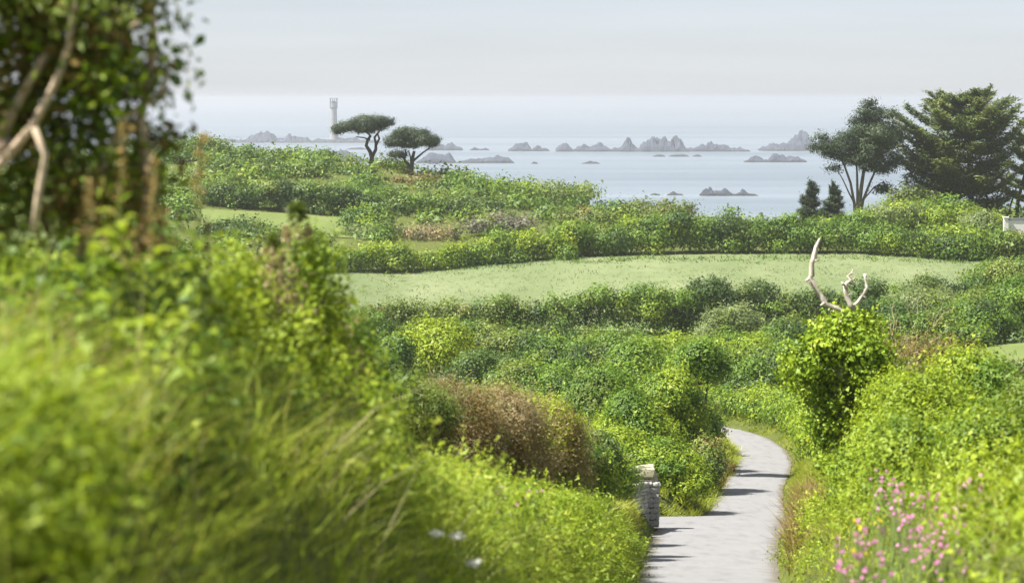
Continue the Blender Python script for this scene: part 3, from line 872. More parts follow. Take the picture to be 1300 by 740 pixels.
pine_umbrella(471, 212, 480, [
    ([(471, 214), (472, 200), (470, 193), (465, 185), (467, 178), (471, 172)], 3.3, 1.6, 0),
    ([(473, 198), (477, 190), (477, 182), (475, 175), (480, 168)], 2.4, 1.2, 2),
    ([(477, 186), (482, 176), (480, 170), (484, 165)], 1.6, 0.9, -2),
    ([(470, 178), (462, 175), (452, 174)], 1.1, 0.6, 0), ([(471, 173), (466, 169), (460, 166)], 1.2, 0.8, 1)],
    [(440, 163, 13, 5), (452, 158, 15, 7), (466, 155, 15, 6.5), (480, 155, 14, 6.5), (490, 155, 9, 4.5), (431, 166, 6, 2.5), (468, 163, 15, 4), (484, 161, 9, 3.5)],
    'left umbrella pine on the ridge with a flat crown leaning towards the lighthouse')
pine_umbrella(521, 223, 470, [
    ([(522, 226), (522, 216), (523, 208), (524, 200), (526, 192)], 3.6, 1.8, 0),
    ([(521, 211), (515, 206), (513, 201), (516, 196), (514, 190)], 2.0, 1.0, 1),
    ([(524, 205), (530, 200), (537, 194), (546, 188)], 1.7, 0.8, -1), ([(522, 208), (521, 200), (518, 192)], 1.4, 0.8, 2), ([(513, 200), (506, 199), (498, 198)], 0.9, 0.5, 0)],
    [(510, 169, 12, 7), (522, 172, 17, 9), (536, 178, 15, 8), (548, 181, 8, 6), (497, 180, 10, 6), (512, 180, 13, 5), (527, 182, 14, 5), (502, 196, 10, 2.6)],
    'right umbrella pine on the ridge with a lower domed crown and a drooping left bough')

def pixel_tree(name, px, d, label, trunks, lumps, key, leaf, cov=2.6, aspect=0.4, bark=M_bark, dy=0.5, cat='tree', seed=None, sub=5, jit=0.35, **kw):
    x0 = xat(px, d); z0 = gh(x0, d) - 0.2; S = d / FPX
    t = tag(empty(name, (x0, d, z0)), label, cat)
    rng = rs(nseed())
    def loc(p, q, y=0.0): return np.array([(p - px) * S, y, zat(q, d) - z0])
    tparts = []
    for pts, r0, r1 in trunks:
        yv = rng.normal() * 3 * S * 10 / 10
        P = np.array([loc(p, q, yv * k / max(1, len(pts) - 1)) for k, (p, q) in enumerate(pts)])
        if pts[0][1] is None or pts[0][1] > 400: P[0, 2] = 0
        tparts.append((tube(P, np.linspace(r0, r1, len(P)) * S, 6)))
    if tparts:
        for tp in tparts[:1]: mesh_np('trunk', *tp, bark, t, smooth=True)
        for tp in tparts[1:]: mesh_np('limb', *tp, bark, t, smooth=True)
    L = []
    for (p, q, rx, rz) in lumps:
        c = loc(p, q)
        for _ in range(sub):
            L.append((c[0] + rng.normal() * rx * S * jit, rng.normal() * rx * S * dy, c[2] + rng.normal() * rz * S * jit, rx * S * rng.uniform(0.4, 0.8), rx * S * rng.uniform(0.4, 0.8), rz * S * rng.uniform(0.45, 0.85)))
    kw.setdefault('tail', 0.05)
    kw.setdefault('tri', True)
    foliage('crown', np.array(L), key, leaf, cov, nseed(), aspect, t, **kw)
    return t

pixel_tree('pine_tree', 1086, 415, 'tall bare trunked pine with a bushy dark top, left of the big cypress',
    [([(1088, 290), (1089, 262), (1092, 235), (1096, 205), (1100, 165), (1104, 140)], 3.4, 0.8),
     ([(1085, 290), (1083, 258), (1078, 232), (1070, 210), (1060, 192), (1048, 182)], 2.2, 0.6),
     ([(1090, 290), (1094, 255), (1103, 232), (1112, 212), (1120, 200)], 2.2, 0.7),
     ([(1087, 288), (1087, 250), (1086, 220), (1084, 195)], 2.4, 0.8),
     ([(1084, 260), (1076, 245), (1068, 228), (1062, 218)], 1.2, 0.5),
     ([(1096, 252), (1108, 238), (1118, 232)], 1.0, 0.5)],
    [(1103, 138, 10, 8), (1108, 150, 17, 10), (1095, 152, 12, 9), (1102, 165, 26, 11), (1090, 170, 16, 10), (1118, 172, 17, 12), (1110, 186, 24, 11), (1128, 186, 12, 9),
     (1080, 186, 18, 9), (1058, 188, 18, 6), (1040, 176, 8, 5), (1036, 186, 7, 3.5), (1048, 196, 12, 4), (1096, 198, 18, 8), (1122, 200, 14, 7), (1070, 202, 12, 5), (1056, 214, 8, 2), (1112, 214, 12, 6), (1120, 240, 9, 4), (1086, 204, 13, 6), (1102, 206, 14, 7), (1126, 210, 10, 6), (1094, 182, 18, 9)],
    'pine', 0.36, 2.6, 0.4, M_greybark, sub=7, jit=0.45, nmax=40000, tri=True, shoots=0, out=1.2, rnd=0.4, tail=0.02, loose=1.6)

def cypress(px, d, label, tiers, trunks, seed, name='cypress_tree', key='cypress', leaf=0.85):
    """spreading conifer: boughs as flattened fans of upswept sprays. tiers: (py, left px, right px)"""
    x0 = xat(px, d); z0 = gh(x0, d) - 0.2; S = d / FPX; rng = rs(seed)
    t = tag(empty(name, (x0, d, z0)), label, 'tree')
    def loc(p, q, y=0.0): return np.array([(p - px) * S, y, zat(q, d) - z0])
    for k, (pts, r0, r1) in enumerate(trunks):
        P = np.array([loc(p, q) for p, q in pts]); P[0, 2] = 0 if pts[0][1] > 270 else P[0, 2]
        mesh_np('trunk' if k == 0 else 'limb', *tube(P, np.linspace(r0, r1, len(P)) * S, 7), M_bark, t, smooth=True)
    PP, NN, AA, TT = [], [], [], []
    boughs = []
    for (py, l, r, nb) in tiers:
        z = zat(py, d) - z0
        for b in range(max(3, int(nb * 0.62))):
            a = rng.uniform(0, 2 * math.pi)
            ca, sa = math.cos(a), math.sin(a)
            R = ((r - px) if ca > 0 else (px - l)) * S
            Rr = R * rng.uniform(0.7, 1.16) * (1 if abs(ca) > 0.3 else 0.85)
            rise = rng.uniform(0.18, 0.42) * Rr
            o = np.array([0, 0, z - rise * 0.7 + rng.normal() * 0.5]); e = np.array([ca * Rr, sa * Rr * 0.8, z + rise * 0.3 + rng.normal() * 0.4])
            pts = np.array([o + (e - o) * s + np.array([0, 0, -0.16 * Rr * math.sin(s * math.pi)]) for s in np.linspace(0.12, 1, 6)])
            boughs.append(tube(pts, np.linspace(0.16, 0.03, 6), 4))
            axis = unit(e - o); tc = rng.random()
            for s in np.linspace(0.30, 1.0, 9):
                c = o + (e - o) * s + np.array([0, 0, -0.16 * Rr * math.sin(s * math.pi)])
                wdt = 0.20 * Rr * (1.22 - s) + 0.30
                n = int(34 + 34 * (1.1 - s) * Rr / 5)
                lat = np.cross(axis, [0, 0, 1]); lat = lat / np.linalg.norm(lat)
                p = c + lat * rng.normal(size=(n, 1)) * wdt + axis * rng.normal(size=(n, 1)) * 0.35 + np.array([0, 0, 1]) * (rng.normal(size=(n, 1)) * 0.16 + 0.12)
                PP.append(p); AA.append(np.tile(axis * 1.0 + np.array([0, 0, 0.45]), (n, 1)) + lat * np.sign((p - c) @ lat)[:, None] * 0.6)
                NN.append(unit(np.array([0, 0, 1.0]) + 0.5 * rng.normal(size=(n, 3))))
                TT.append(np.clip(0.12 + 0.45 * tc + 0.34 * s + 0.08 * rng.normal(size=n) - 0.1, 0, 1))
    P = np.vstack(PP); N = np.vstack(NN); A = np.vstack(AA); T = np.concatenate(TT)
    V, Q = leaf_quads(P, N, leaf, 0.24, rng, along=unit(A), tri=True)
    cr = mesh_np('crown', V, Q, fmat(key), t, tint=T)
    v, q = join(boughs); mesh_np('boughs', v, q, M_bark, t, smooth=True)['kind'] = 'stuff'
    return t

cypress(1222, 420, 'big spreading dark cypress with upswept layered boughs at the right of the skyline',
    [(117, 1200, 1252, 8), (123, 1180, 1272, 13), (132, 1160, 1290, 18), (143, 1146, 1300, 20), (157, 1138, 1304, 21), (172, 1138, 1300, 22), (186, 1136, 1300, 22), (200, 1136, 1300, 22), (215, 1126, 1296, 20), (230, 1130, 1294, 16), (245, 1136, 1284, 12), (257, 1140, 1262, 8)],
    [([(1232, 290), (1230, 240), (1226, 190), (1222, 145), (1222, 115)], 4.2, 0.6), ([(1262, 290), (1256, 262), (1244, 235), (1236, 210)], 2.4, 1.2), ([(1206, 290), (1212, 250), (1220, 225)], 2.6, 1.2)], 41)
cypress(1312, 432, 'dark cypress cut off by the right edge of the view behind the white wall',
    [(140, 1296, 1340, 6), (155, 1286, 1350, 9), (172, 1276, 1360, 11), (190, 1270, 1362, 11), (208, 1268, 1364, 11), (226, 1266, 1366, 10), (240, 1272, 1366, 6)],
    [([(1288, 290), (1290, 255), (1298, 220), (1308, 150)], 3.4, 0.6), ([(1316, 290), (1314, 220), (1312, 130)], 3.6, 0.6), ([(1278, 290), (1280, 262), (1287, 240)], 1.6, 0.9)], 47)

for cpx, cd, sd_, lab, tp in ((1029, 405, 61, 'small pointed dark conifer left of the bare pine trunks, nearer the sea', 233), (1057, 402, 67, 'small pointed dark conifer right against the bare pine trunks', 236)):
    cypress(cpx, cd, lab, [(tp + 3, cpx - 2, cpx + 2, 6), (tp + 9, cpx - 5, cpx + 5, 9), (tp + 16, cpx - 9, cpx + 9, 11), (tp + 24, cpx - 12, cpx + 12, 13), (tp + 32, cpx - 16, cpx + 16, 13), (tp + 40, cpx - 18, cpx + 18, 13)],
            [([(cpx, 300), (cpx, tp)], 1.3, 0.3)], sd_, 'small_conifer', 'pine', 0.5)

# white wall and gate pier beside the cypress
WD = 378.0
wx = xat(1274, WD, 288); wz = gh(wx, WD) - 0.1
ww = tag(empty('garden_wall', (wx, WD, wz)), 'low white garden wall with a white gate pier, under the right hand cypress', 'wall')
def box(cx, cy, z0, z1, sx_, sy_, rng=None, j=0.0):
    V = np.array([(cx + a * sx_ / 2, cy + b * sy_ / 2, z) for z in (z0, z1) for a, b in ((-1, -1), (1, -1), (1, 1), (-1, 1))], float)
    if rng is not None: V += rng.normal(size=V.shape) * j
    Q = np.array([(0, 3, 2, 1), (4, 5, 6, 7), (0, 1, 5, 4), (1, 2, 6, 5), (2, 3, 7, 6), (3, 0, 4, 7)])
    return V, Q
ptop = zat(276.5, WD) - wz; wtop = zat(279, WD) - wz
v, q = box(0.35, 0, 0, ptop, 0.7, 0.7); mesh_np('pier', v, q, M_white, ww)
v, q = box(0.35, 0, ptop, ptop + 0.12, 0.9, 0.9); mesh_np('pier_cap', v, q, M_white, ww)
v, q = box(0.72 + 6, 0.1, 0, wtop - 0.1, 12, 0.35); mesh_np('wall_panel', v, q, M_white, ww)
v, q = box(0.75 + 6, 0.1, wtop - 0.1, wtop + 0.25, 12.05, 0.5); mesh_np('coping', v, q, M_slate, ww)

# ------------------------------------------------------------------ hedges and shrubs of the far ridge and valley
MID = [  # px, width, top py, depth, colour, label
    (252, 84, 176, 476, 'mid', 'tall rounded tree-like shrub at the left end of the far ridge, rising above the rest'),
    (305, 60, 192, 478, 'mid', 'loose pale topped shrub just right of the tall rounded one on the ridge'),
    (350, 80, 193, 482, 'mid', 'broad green shrub on the ridge under the humps of the lighthouse reef'),
    (400, 66, 195, 478, 'olive', 'yellowish green shrub on the ridge crest below the lighthouse'),
    (428, 66, 202, 470, 'mid', 'dense green shrub on the crest left of the first pine trunk'),
    (497, 60, 218, 474, 'mid', 'low green shrub on the crest between the two pine trunks'),
    (302, 54, 204, 445, 'dark', 'dark round shrub in front of the ridge, left of the pines'),
    (262, 60, 222, 440, 'olive', 'pale olive shrub at the left foot of the ridge'),
    (372, 70, 213, 450, 'mid', 'mid green shrub halfway up the ridge behind the pasture'),
    (452, 66, 214, 455, 'olive', 'yellow tinged shrub halfway up the ridge below the first pine'),
    (520, 70, 234, 452, 'olive', 'brown tinged shrub at the foot of the second pine'),
    (585, 80, 226, 455, 'mid', 'rounded green shrub on the crest right of the second pine'),
    (650, 74, 232, 455, 'bright', 'light green shrub on the crest against the sea, left of the willow mound'),
    (705, 120, 234, 448, 'pale', 'smooth pale green willow mound standing up against the sea'),
    (785, 76, 258, 440, 'dark', 'small dark shrub at the right foot of the willow mound'),
    (835, 90, 256, 435, 'olive', 'low olive shrub on the crest right of the willow mound'),
    (470, 84, 238, 425, 'mid', 'broad shrub right of the pasture, below the first pine'),
    (535, 90, 246, 418, 'mid', 'blue green shrub below the second pine, with a dark shaded foot'),
    (600, 84, 252, 415, 'dark', 'dark green shrub between the second pine and the willow mound'),
    (660, 70, 250, 430, 'mid', 'mid green shrub on the left flank of the willow mound'),
    (470, 62, 262, 395, 'mid', 'rounded shrub at the right end of the pasture'),
    (635, 92, 272, 392, 'grey', 'greyish leafless looking shrub left below the willow mound'),
    (545, 84, 289, 388, 'grey', 'pale grey brown blackthorn shrub behind the bright hedge'),
    (470, 60, 288, 388, 'pale', 'pale grey green shrub left of the grey brown blackthorn'),
    (745, 80, 268, 395, 'olive', 'olive shrub in front of the willow mound, above the hedge'),
    (300, 90, 278, 378, 'dark', 'dark shrub at the near edge of the pasture on the left'),
    (375, 80, 290, 372, 'mid', 'green shrub below the pasture, partly behind the tall flower stem'),
    (1190, 110, 252, 398, 'bright', 'bright yellow green feathery shrub under the big cypress'),
    (1130, 90, 258, 396, 'pale', 'pale blossoming shrub right of the bare pine trunks'),
    (1248, 44, 271, 385, 'pale', 'small pale topped dome shaped shrub left of the white gate pier'),
    (1085, 70, 270, 392, 'mid', 'green shrub round the foot of the bare pine trunks'),
    (1160, 70, 240, 408, 'cypress', 'dark low shrub beneath the left boughs of the big cypress'),
    (1268, 60, 294, 368, 'mid', 'low green shrub just in front of the white gate pier'),
    (1315, 80, 290, 370, 'olive', 'low olive shrub in front of the white wall, cut off by the right edge'),
    (1225, 80, 290, 368, 'bright', 'light green shrub left of the white gate pier, near the meadow corner'),
    # valley between the long hedges and the lane
    (546, 90, 408, 212, 'yellow', 'bright yellow green rounded tree-like shrub left of the valley, brightest of all'),
    (612, 76, 410, 232, 'mid', 'small rounded dull green shrub right behind the bright yellow green one'),
    (452, 90, 418, 205, 'dark', 'dark green shrub at the left, behind the blurred bank'),
    (500, 50, 428, 198, 'mid', 'small leaning shrub left of the bright yellow green one'),
    (470, 60, 400, 240, 'dark', 'dark shrub behind the blurred bank, below the left end of the meadow'),
    (660, 100, 420, 226, 'olive', 'olive shrub in the middle of the valley scrub'),
    (720, 110, 420, 215, 'mid', 'wide green shrub in the valley above the far end of the gorse'),
    (780, 100, 424, 200, 'mid', 'rounded green shrub above the lane side thicket'),
    (700, 130, 458, 178, 'mid', 'broad shaded green shrub behind the field edge above the gorse'),
    (620, 110, 448, 190, 'dark', 'dark shaded shrub right below the bright yellow green one'),
    (850, 100, 428, 190, 'bright', 'light green shrub behind the small lane side tree'),
    (930, 84, 420, 215, 'bright', 'light green shrub left of the ivy covered stump, far behind it'),
    (985, 90, 436, 205, 'mid', 'grassy looking green shrub behind the bend of the lane'),
    (930, 70, 388, 262, 'pale', 'pale leafed shrub in front of the long clipped hedge'),
    (1010, 90, 404, 240, 'mid', 'green shrub behind the dead white branches'),
    (1125, 110, 380, 262, 'mid', 'broad green shrub right behind the dead white branches'),
    (1180, 100, 366, 272, 'pale', 'pale tipped shrub in the slope above the small paddock'),
    (1285, 110, 354, 262, 'mid', 'large rounded shrub with pale sunlit top at the right edge below the meadow'),
    (1235, 90, 384, 252, 'mid', 'dull green shrub between the pale tipped shrub and the right edge'),
    (1180, 120, 396, 246, 'mid', 'low green shrub directly above the small paddock'),
    (1290, 80, 332, 300, 'olive', 'olive shrub at the right end of the meadow'),
    (1255, 60, 336, 318, 'mid', 'green shrub closing the right end of the meadow'),
]
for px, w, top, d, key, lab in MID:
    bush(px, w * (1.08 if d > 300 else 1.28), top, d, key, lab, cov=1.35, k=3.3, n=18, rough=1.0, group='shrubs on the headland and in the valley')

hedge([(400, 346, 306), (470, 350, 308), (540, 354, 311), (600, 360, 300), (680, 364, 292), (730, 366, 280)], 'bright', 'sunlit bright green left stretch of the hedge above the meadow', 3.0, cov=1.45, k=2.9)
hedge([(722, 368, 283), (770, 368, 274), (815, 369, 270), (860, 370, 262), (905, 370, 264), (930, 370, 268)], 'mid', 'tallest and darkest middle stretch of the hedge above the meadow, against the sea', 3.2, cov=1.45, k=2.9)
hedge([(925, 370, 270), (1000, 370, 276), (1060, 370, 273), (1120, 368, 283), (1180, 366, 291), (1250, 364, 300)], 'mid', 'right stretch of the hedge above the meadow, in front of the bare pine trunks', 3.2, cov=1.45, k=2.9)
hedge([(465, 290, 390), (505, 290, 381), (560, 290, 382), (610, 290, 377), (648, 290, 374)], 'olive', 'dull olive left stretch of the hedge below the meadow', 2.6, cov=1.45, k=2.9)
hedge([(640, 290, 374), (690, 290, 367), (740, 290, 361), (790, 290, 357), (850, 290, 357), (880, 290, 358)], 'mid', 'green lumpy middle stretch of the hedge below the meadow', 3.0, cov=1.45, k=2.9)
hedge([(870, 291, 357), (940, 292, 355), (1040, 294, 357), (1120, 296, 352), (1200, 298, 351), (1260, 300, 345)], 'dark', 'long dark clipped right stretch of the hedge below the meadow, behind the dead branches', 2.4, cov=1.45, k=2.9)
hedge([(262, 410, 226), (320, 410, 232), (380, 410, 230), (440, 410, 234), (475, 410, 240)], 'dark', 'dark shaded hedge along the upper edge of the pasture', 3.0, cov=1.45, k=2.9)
def lane_px(d, off):
    i = np.argmin(np.abs(LN[:, 0] - d))
    tx_ = LN[i + 1, 1] - LN[i - 1, 1]; ty_ = LN[i + 1, 0] - LN[i - 1, 0]; tn_ = math.hypot(tx_, ty_)
    x, y = LN[i, 1] + ty_ / tn_ * off, LN[i, 0] - tx_ / tn_ * off
    return 650 + FPX * x / y, y
hedge([(*lane_px(d_, 3.1), t_) for d_, t_ in ((184, 486), (178, 486), (172, 488), (165, 490), (156, 494), (146, 499), (136, 508), (127, 524))], 'bright', 'light green roadside hedge round the outside of the bend', 2.0, cov=2.0, k=3.6, nmax=60000)

def avoid_fields(px, d, x):
    e = (d > 452) & (d < 484) & (px > 458) & (px < 540)
    a = (d > 290) & (d < 372) & (px > 385) & (px < 1275)
    b = (d > 380) & (d < 409) & (px > 250) & (px < 478)
    c = (px > 1195) & (d > 203) & (d < 248)
    r, i = near_line(x, d, LN)
    return a | b | c | e | (np.abs(r) < 4.0)
scrub('ridge_scrub', (150, 1420, 380, 500), 420, (0.8, 2.0), 'mid', 'unbroken low green scrub covering the far ridge', 901, avoid=avoid_fields, nmax=62000)
scrub('west_scrub', (-420, 388, 150, 480), 520, (0.8, 2.2), 'mid', 'green scrub on the slope behind the left bank', 941, nmax=80000, k=6, avoid=avoid_fields)
scrub('valley_scrub', (380, 1420, 186, 287), 420, (0.5, 1.2), 'dark', 'unbroken low green scrub filling the valley floor', 911, avoid=avoid_fields)
scrub('slope_scrub', (1060, 1420, 80, 190), 200, (0.8, 1.8), 'olive', 'low scrub on the slope right of the lane bend', 921, avoid=avoid_fields, nmax=45000)
scrub('hollow_scrub', (560, 900, 112, 186), 120, (0.8, 1.8), 'bright', 'low scrub on the ground left of the lane beyond the junction', 931, avoid=avoid_fields, nmax=42000)

# ------------------------------------------------------------------ lane side thicket beyond the junction
NEARB = [
    (770, 110, 548, 97.5, 'bright', 'low bright grassy shrub directly behind the stone gate pillar'),
    (838, 104, 560, 97, 'bright', 'rounded light green shrub overhanging the junction beyond the pillar'),
    (805, 90, 500, 108, 'bright', 'bright shrub above and behind the gate pillar'),
    (852, 84, 472, 112, 'bright', 'tall light green shrub with a dark shaded right side, standing over the lane'),
    (765, 90, 470, 125, 'mid', 'leafy green shrub left of the tall lane side shrubs'),
    (812, 90, 440, 132, 'bright', 'sunlit shrub at the top of the lane side thicket'),
    (896, 40, 560, 110, 'olive', 'low dry tipped bush at the left edge of the lane past the junction'),
    (885, 50, 505, 128, 'mid', 'narrow green bush on the inside of the bend'),
    (893, 34, 522, 142, 'mid', 'small green bush where the lane disappears'),
    (868, 70, 604, 96.3, 'bright', 'low grassy bush at the corner where the junction meets the lane'),
    (800, 90, 606, 96, 'bright', 'low bright bush right behind the base of the gate pillar'),
    (735, 90, 560, 98, 'yellow', 'yellowish green bush left behind the stone wall'),
]
for px, w, top, d, key, lab in NEARB:
    bush(px, w, top, d, key, lab, cov=1.9, n=22, k=3.4, rough=1.1, tail=0.18, shoots=0.2, group='shrubs in the thicket beyond the junction')
pixel_tree('small_tree', 889, 124, 'small lane side tree with a round green crown and a dark leaning trunk',
    [([(890, 640), (888, 530), (891, 500), (888, 478), (893, 462)], 4.5, 2.0), ([(890, 505), (880, 486), (872, 470)], 2.0, 1.0), ([(889, 500), (899, 484), (908, 470)], 2.0, 1.0)],
    [(890, 462, 26, 18), (872, 470, 16, 13), (908, 468, 17, 13), (893, 452, 20, 12)], 'mid', 0.15, 2.6, 0.6, M_bark)

# ------------------------------------------------------------------ stone wall with gate pillar
def lane_pt(d, off):
    i = np.argmin(np.abs(LN[:, 0] - d))
    tx = LN[i + 1, 1] - LN[i - 1, 1]; ty = LN[i + 1, 0] - LN[i - 1, 0]; tn = math.hypot(tx, ty)
    return LN[i, 1] + ty / tn * off, LN[i, 0] - tx / tn * off, LN[i, 2]

PD = 84.5
p0 = at(820, 664, PD)
pz = gh(p0[0], PD) - 0.25
pztop = zat(606, PD)
wall = tag(empty('stone_wall', (p0[0], PD, pz)), 'grey rubble stone wall ending in a pale capped gate pillar at the junction', 'wall')
rng = rs(77)
stone_meshes = []
def make_stone(sx_, sy_, sz, seed):
    r = rs(seed)
    u = [(-1, -1), (1, -1), (1, 1), (-1, 1)]
    V = []
    for z, s in ((-1, 0.82), (-0.55, 1.0), (0.55, 1.0), (1, 0.8)):
        for a, b in u: V.append((a * s * (1 + r.normal() * 0.10), b * s * (1 + r.normal() * 0.10), z * (1 + r.normal() * 0.08)))
    V = np.array(V) * np.array([sx_ / 2, sy_ / 2, sz / 2])
    Q = [(3, 2, 1, 0), (12, 13, 14, 15)]
    for k_ in range(3):
        for s in range(4): Q.append((k_ * 4 + s, k_ * 4 + (s + 1) % 4, k_ * 4 + 4 + (s + 1) % 4, k_ * 4 + 4 + s))
    return V, np.array(Q)
PW, PH = 0.84, pztop - pz
ctr_off = 0.0
v, q = box(0, 0, 0, PH - 0.03, PW - 0.10, PW - 0.10); mesh_np('core', v, q, M_mortar, wall)
v, q = box(-0.06 - 2.3, -0.9 + 0.1, 0, PH - 0.25, 4.2, 0.34)
# wing of the wall runs back along the lane, towards the camera
WL = 5.0
wdir = np.array([-0.20, -1.0]); wdir /= np.linalg.norm(wdir)
def wing(s, o): return np.array([wdir[0] * s - wdir[1] * o * 1.0, wdir[1] * s + wdir[0] * o])
V = []
for z in (0.0, 1.0):
    for s, o in ((0.2, -0.2), (WL, -0.2), (WL, 0.2), (0.2, 0.2)):
        c = wing(s, o) + np.array([-0.12, 0]); zz = gh(p0[0] + c[0], PD + c[1]) - pz
        V.append((c[0], c[1], (-0.3 if z == 0 else PH - 0.2) + s * 0.13))
mesh_np('wing_core', np.array(V), [(0, 3, 2, 1), (4, 5, 6, 7), (0, 1, 5, 4), (1, 2, 6, 5), (2, 3, 7, 6), (3, 0, 4, 7)], M_mortar, wall)
protos = []
for s_ in range(10):
    r_ = rs(600 + s_)
    V, Q = make_stone(1, 1, 1, 700 + s_)
    me = None
    protos.append((V, Q))
proto_meshes = {}
def put_stone(c, size, yaw):
    k_ = int(rng.integers(0, 10))
    if k_ not in proto_meshes:
        o = mesh_np('stone', protos[k_][0], protos[k_][1], M_stone, wall); proto_meshes[k_] = o.data
    else:
        o = bpy.data.objects.new('stone', proto_meshes[k_]); link(o, wall)
    o.location = c; o.scale = size; o.rotation_euler = (rng.normal() * 0.07, rng.normal() * 0.09, yaw + rng.normal() * 0.09)
z = 0.0
while z < PH - 0.1:   # pillar courses
    hgt = rng.uniform(0.13, 0.27)
    hgt = min(hgt, PH - z)
    for side in range(4):
        yaw = side * math.pi / 2
        x = -PW / 2
        while x < PW / 2 - 0.05:
            l = min(rng.uniform(0.14, 0.30), PW / 2 - x)
            c = np.array([x + l / 2, -PW / 2 + 0.06, z + hgt / 2])
            R = np.array([[math.cos(yaw), -math.sin(yaw)], [math.sin(yaw), math.cos(yaw)]])
            xy = R @ c[:2]
            put_stone((xy[0], xy[1], c[2]), (l - 0.012, 0.15 + rng.uniform(0, 0.09), hgt - 0.008), yaw)
            x += l
    z += hgt
for fo, nn in ((0.2, 1), (-0.2, -1)):
    z = 0.0
    while z < PH - 0.3:
        hgt = rng.uniform(0.09, 0.2); s = 0.35
        while s < WL - 0.1:
            l = rng.uniform(0.14, 0.38)
            c = wing(s + l / 2, fo) + np.array([-0.12, 0])
            put_stone((c[0], c[1], z + hgt / 2 + s * 0.13), (l - 0.015, 0.18, hgt - 0.015), math.atan2(wdir[1], wdir[0]))
            s += l
        z += hgt
for (cx_, cy_, zz_, a_, b_, c_, sd_) in ((-0.03, 0.0, 0.21, 0.60, 0.64, 0.46, 55), (0.24, -0.05, 0.10, 0.26, 0.5, 0.22, 56), (-0.26, 0.1, 0.09, 0.24, 0.4, 0.2, 57)):
    V, Q = make_stone(a_, b_, c_, sd_); V += np.array([cx_, cy_, PH + zz_])
    mesh_np('cap_stone', V, Q, M_cap, wall)

bush(796, 30, 590, 82.3, 'olive', 'small dry leafy tuft growing over the top of the stone wall', 'plant', 'leafy_clump', k=3.4, n=12, cov=1.6, shoots=0.2)

# ------------------------------------------------------------------ ivy stump with dead white branches
SDp = 50.0
sx0 = xat(1066, SDp); sz0 = gh(sx0, SDp) - 0.1; S = SDp / FPX
st = tag(empty('dead_tree', (sx0, SDp, sz0)), 'dead tree stump smothered in ivy with bleached bare branches like antlers, right of the lane', 'tree')
def sl(p, q, y=0.0): return np.array([(p - 1066) * S, y, zat(q, SDp) - sz0])
mesh_np('trunk', *tube([(0, 0, 0), sl(1068, 520), sl(1070, 440), sl(1072, 398)], [0.2, 0.17, 0.14, 0.10], 8), M_deadwood, st, smooth=True)
BR = [[(1073, 400, 3.6), (1063, 391, 4.0), (1050, 386, 4.2), (1043, 380, 4.4), (1037, 368, 4.6), (1031, 358, 4.8), (1027, 354, 4.0), (1030, 350, 3.0), (1031, 336, 2.6), (1034, 330, 3.0), (1037, 316, 2.2), (1041, 304, 1.2)],
      [(1082, 395, 4.4), (1080, 386, 4.6), (1076, 374, 4.2), (1071, 362, 3.6), (1076, 358, 3.0), (1082, 356, 2.6), (1076, 351, 1.9), (1081, 347, 1.3), (1084, 344, 0.8)],
      [(1083, 388, 3.4), (1089, 384, 3.0), (1096, 376, 2.6), (1099, 364, 2.4), (1099, 354, 2.0), (1098, 348, 1.4)]]
for b_ in BR:
    P = np.array([sl(p, q, 0.02 * k) for k, (p, q, r) in enumerate(b_)]); P += rs(3).normal(size=P.shape) * 0.012
    mesh_np('branch', *tube(P, np.array([r for _, _, r in b_]) * S * 1.05 * (1.0 + 0.18 * rs(8).normal(size=len(b_))), 8), M_deadwood, st, smooth=True)
for (p0_, p1_, r0, r1) in (((1027, 354), (1022, 357), 3.0, 1.6), ((1034, 331), (1039, 330), 1.8, 0.9), ((1071, 362), (1068, 358), 2.6, 1.3), ((1099, 352), (1100, 347), 1.4, 0.8), ((1082, 356), (1086, 352), 1.5, 0.7), ((1037, 318), (1033, 311), 1.2, 0.5), ((1047, 384), (1041, 388), 2.2, 0.9), ((1077, 375), (1083, 370), 1.6, 0.6), ((1096, 376), (1101, 379), 1.2, 0.5), ((1081, 347), (1087, 345), 0.9, 0.4), ((1060, 390), (1054, 396), 2.0, 0.8)):
    mesh_np('broken_stub', *tube([sl(*p0_), sl(*p1_)], [r0 * S * 0.8, r1 * S * 0.8], 6), M_deadwood, st, smooth=True)
L = []
rng = rs(31)
for (p, q, rx, rz) in ((1072, 430, 32, 22), (1050, 432, 24, 18), (1040, 440, 28, 24), (1030, 468, 22, 26), (1028, 492, 16, 18), (1062, 450, 28, 30), (1090, 430, 28, 26), (1100, 460, 26, 30), (1078, 480, 30, 30), (1104, 492, 24, 26), (1060, 510, 26, 26), (1090, 520, 30, 26), (1074, 408, 12, 6), (1118, 470, 22, 26), (1122, 500, 20, 24), (1012, 470, 12, 20), (1112, 440, 16, 16), (1060, 545, 24, 26), (1085, 555, 34, 26), (1128, 520, 26, 26), (1100, 575, 34, 24), (1068, 580, 22, 24), (1140, 545, 24, 22), (1036, 520, 12, 22)):
    c = sl(p, q)
    for _ in range(4):
        L.append((c[0] + rng.normal() * rx * S * 0.42, rng.normal() * 0.36, c[2] + rng.normal() * rz * S * 0.42, rx * S * rng.uniform(0.28, 0.6), rx * S * rng.uniform(0.4, 0.7), rz * S * rng.uniform(0.4, 0.7)))
foliage('ivy', np.array(L), 'ivy', 0.085, 1.7, 33, 0.85, st, rnd=0.5, out=0.9, up=0.2, tail=0.3, shoots=0.35, nmax=26000)

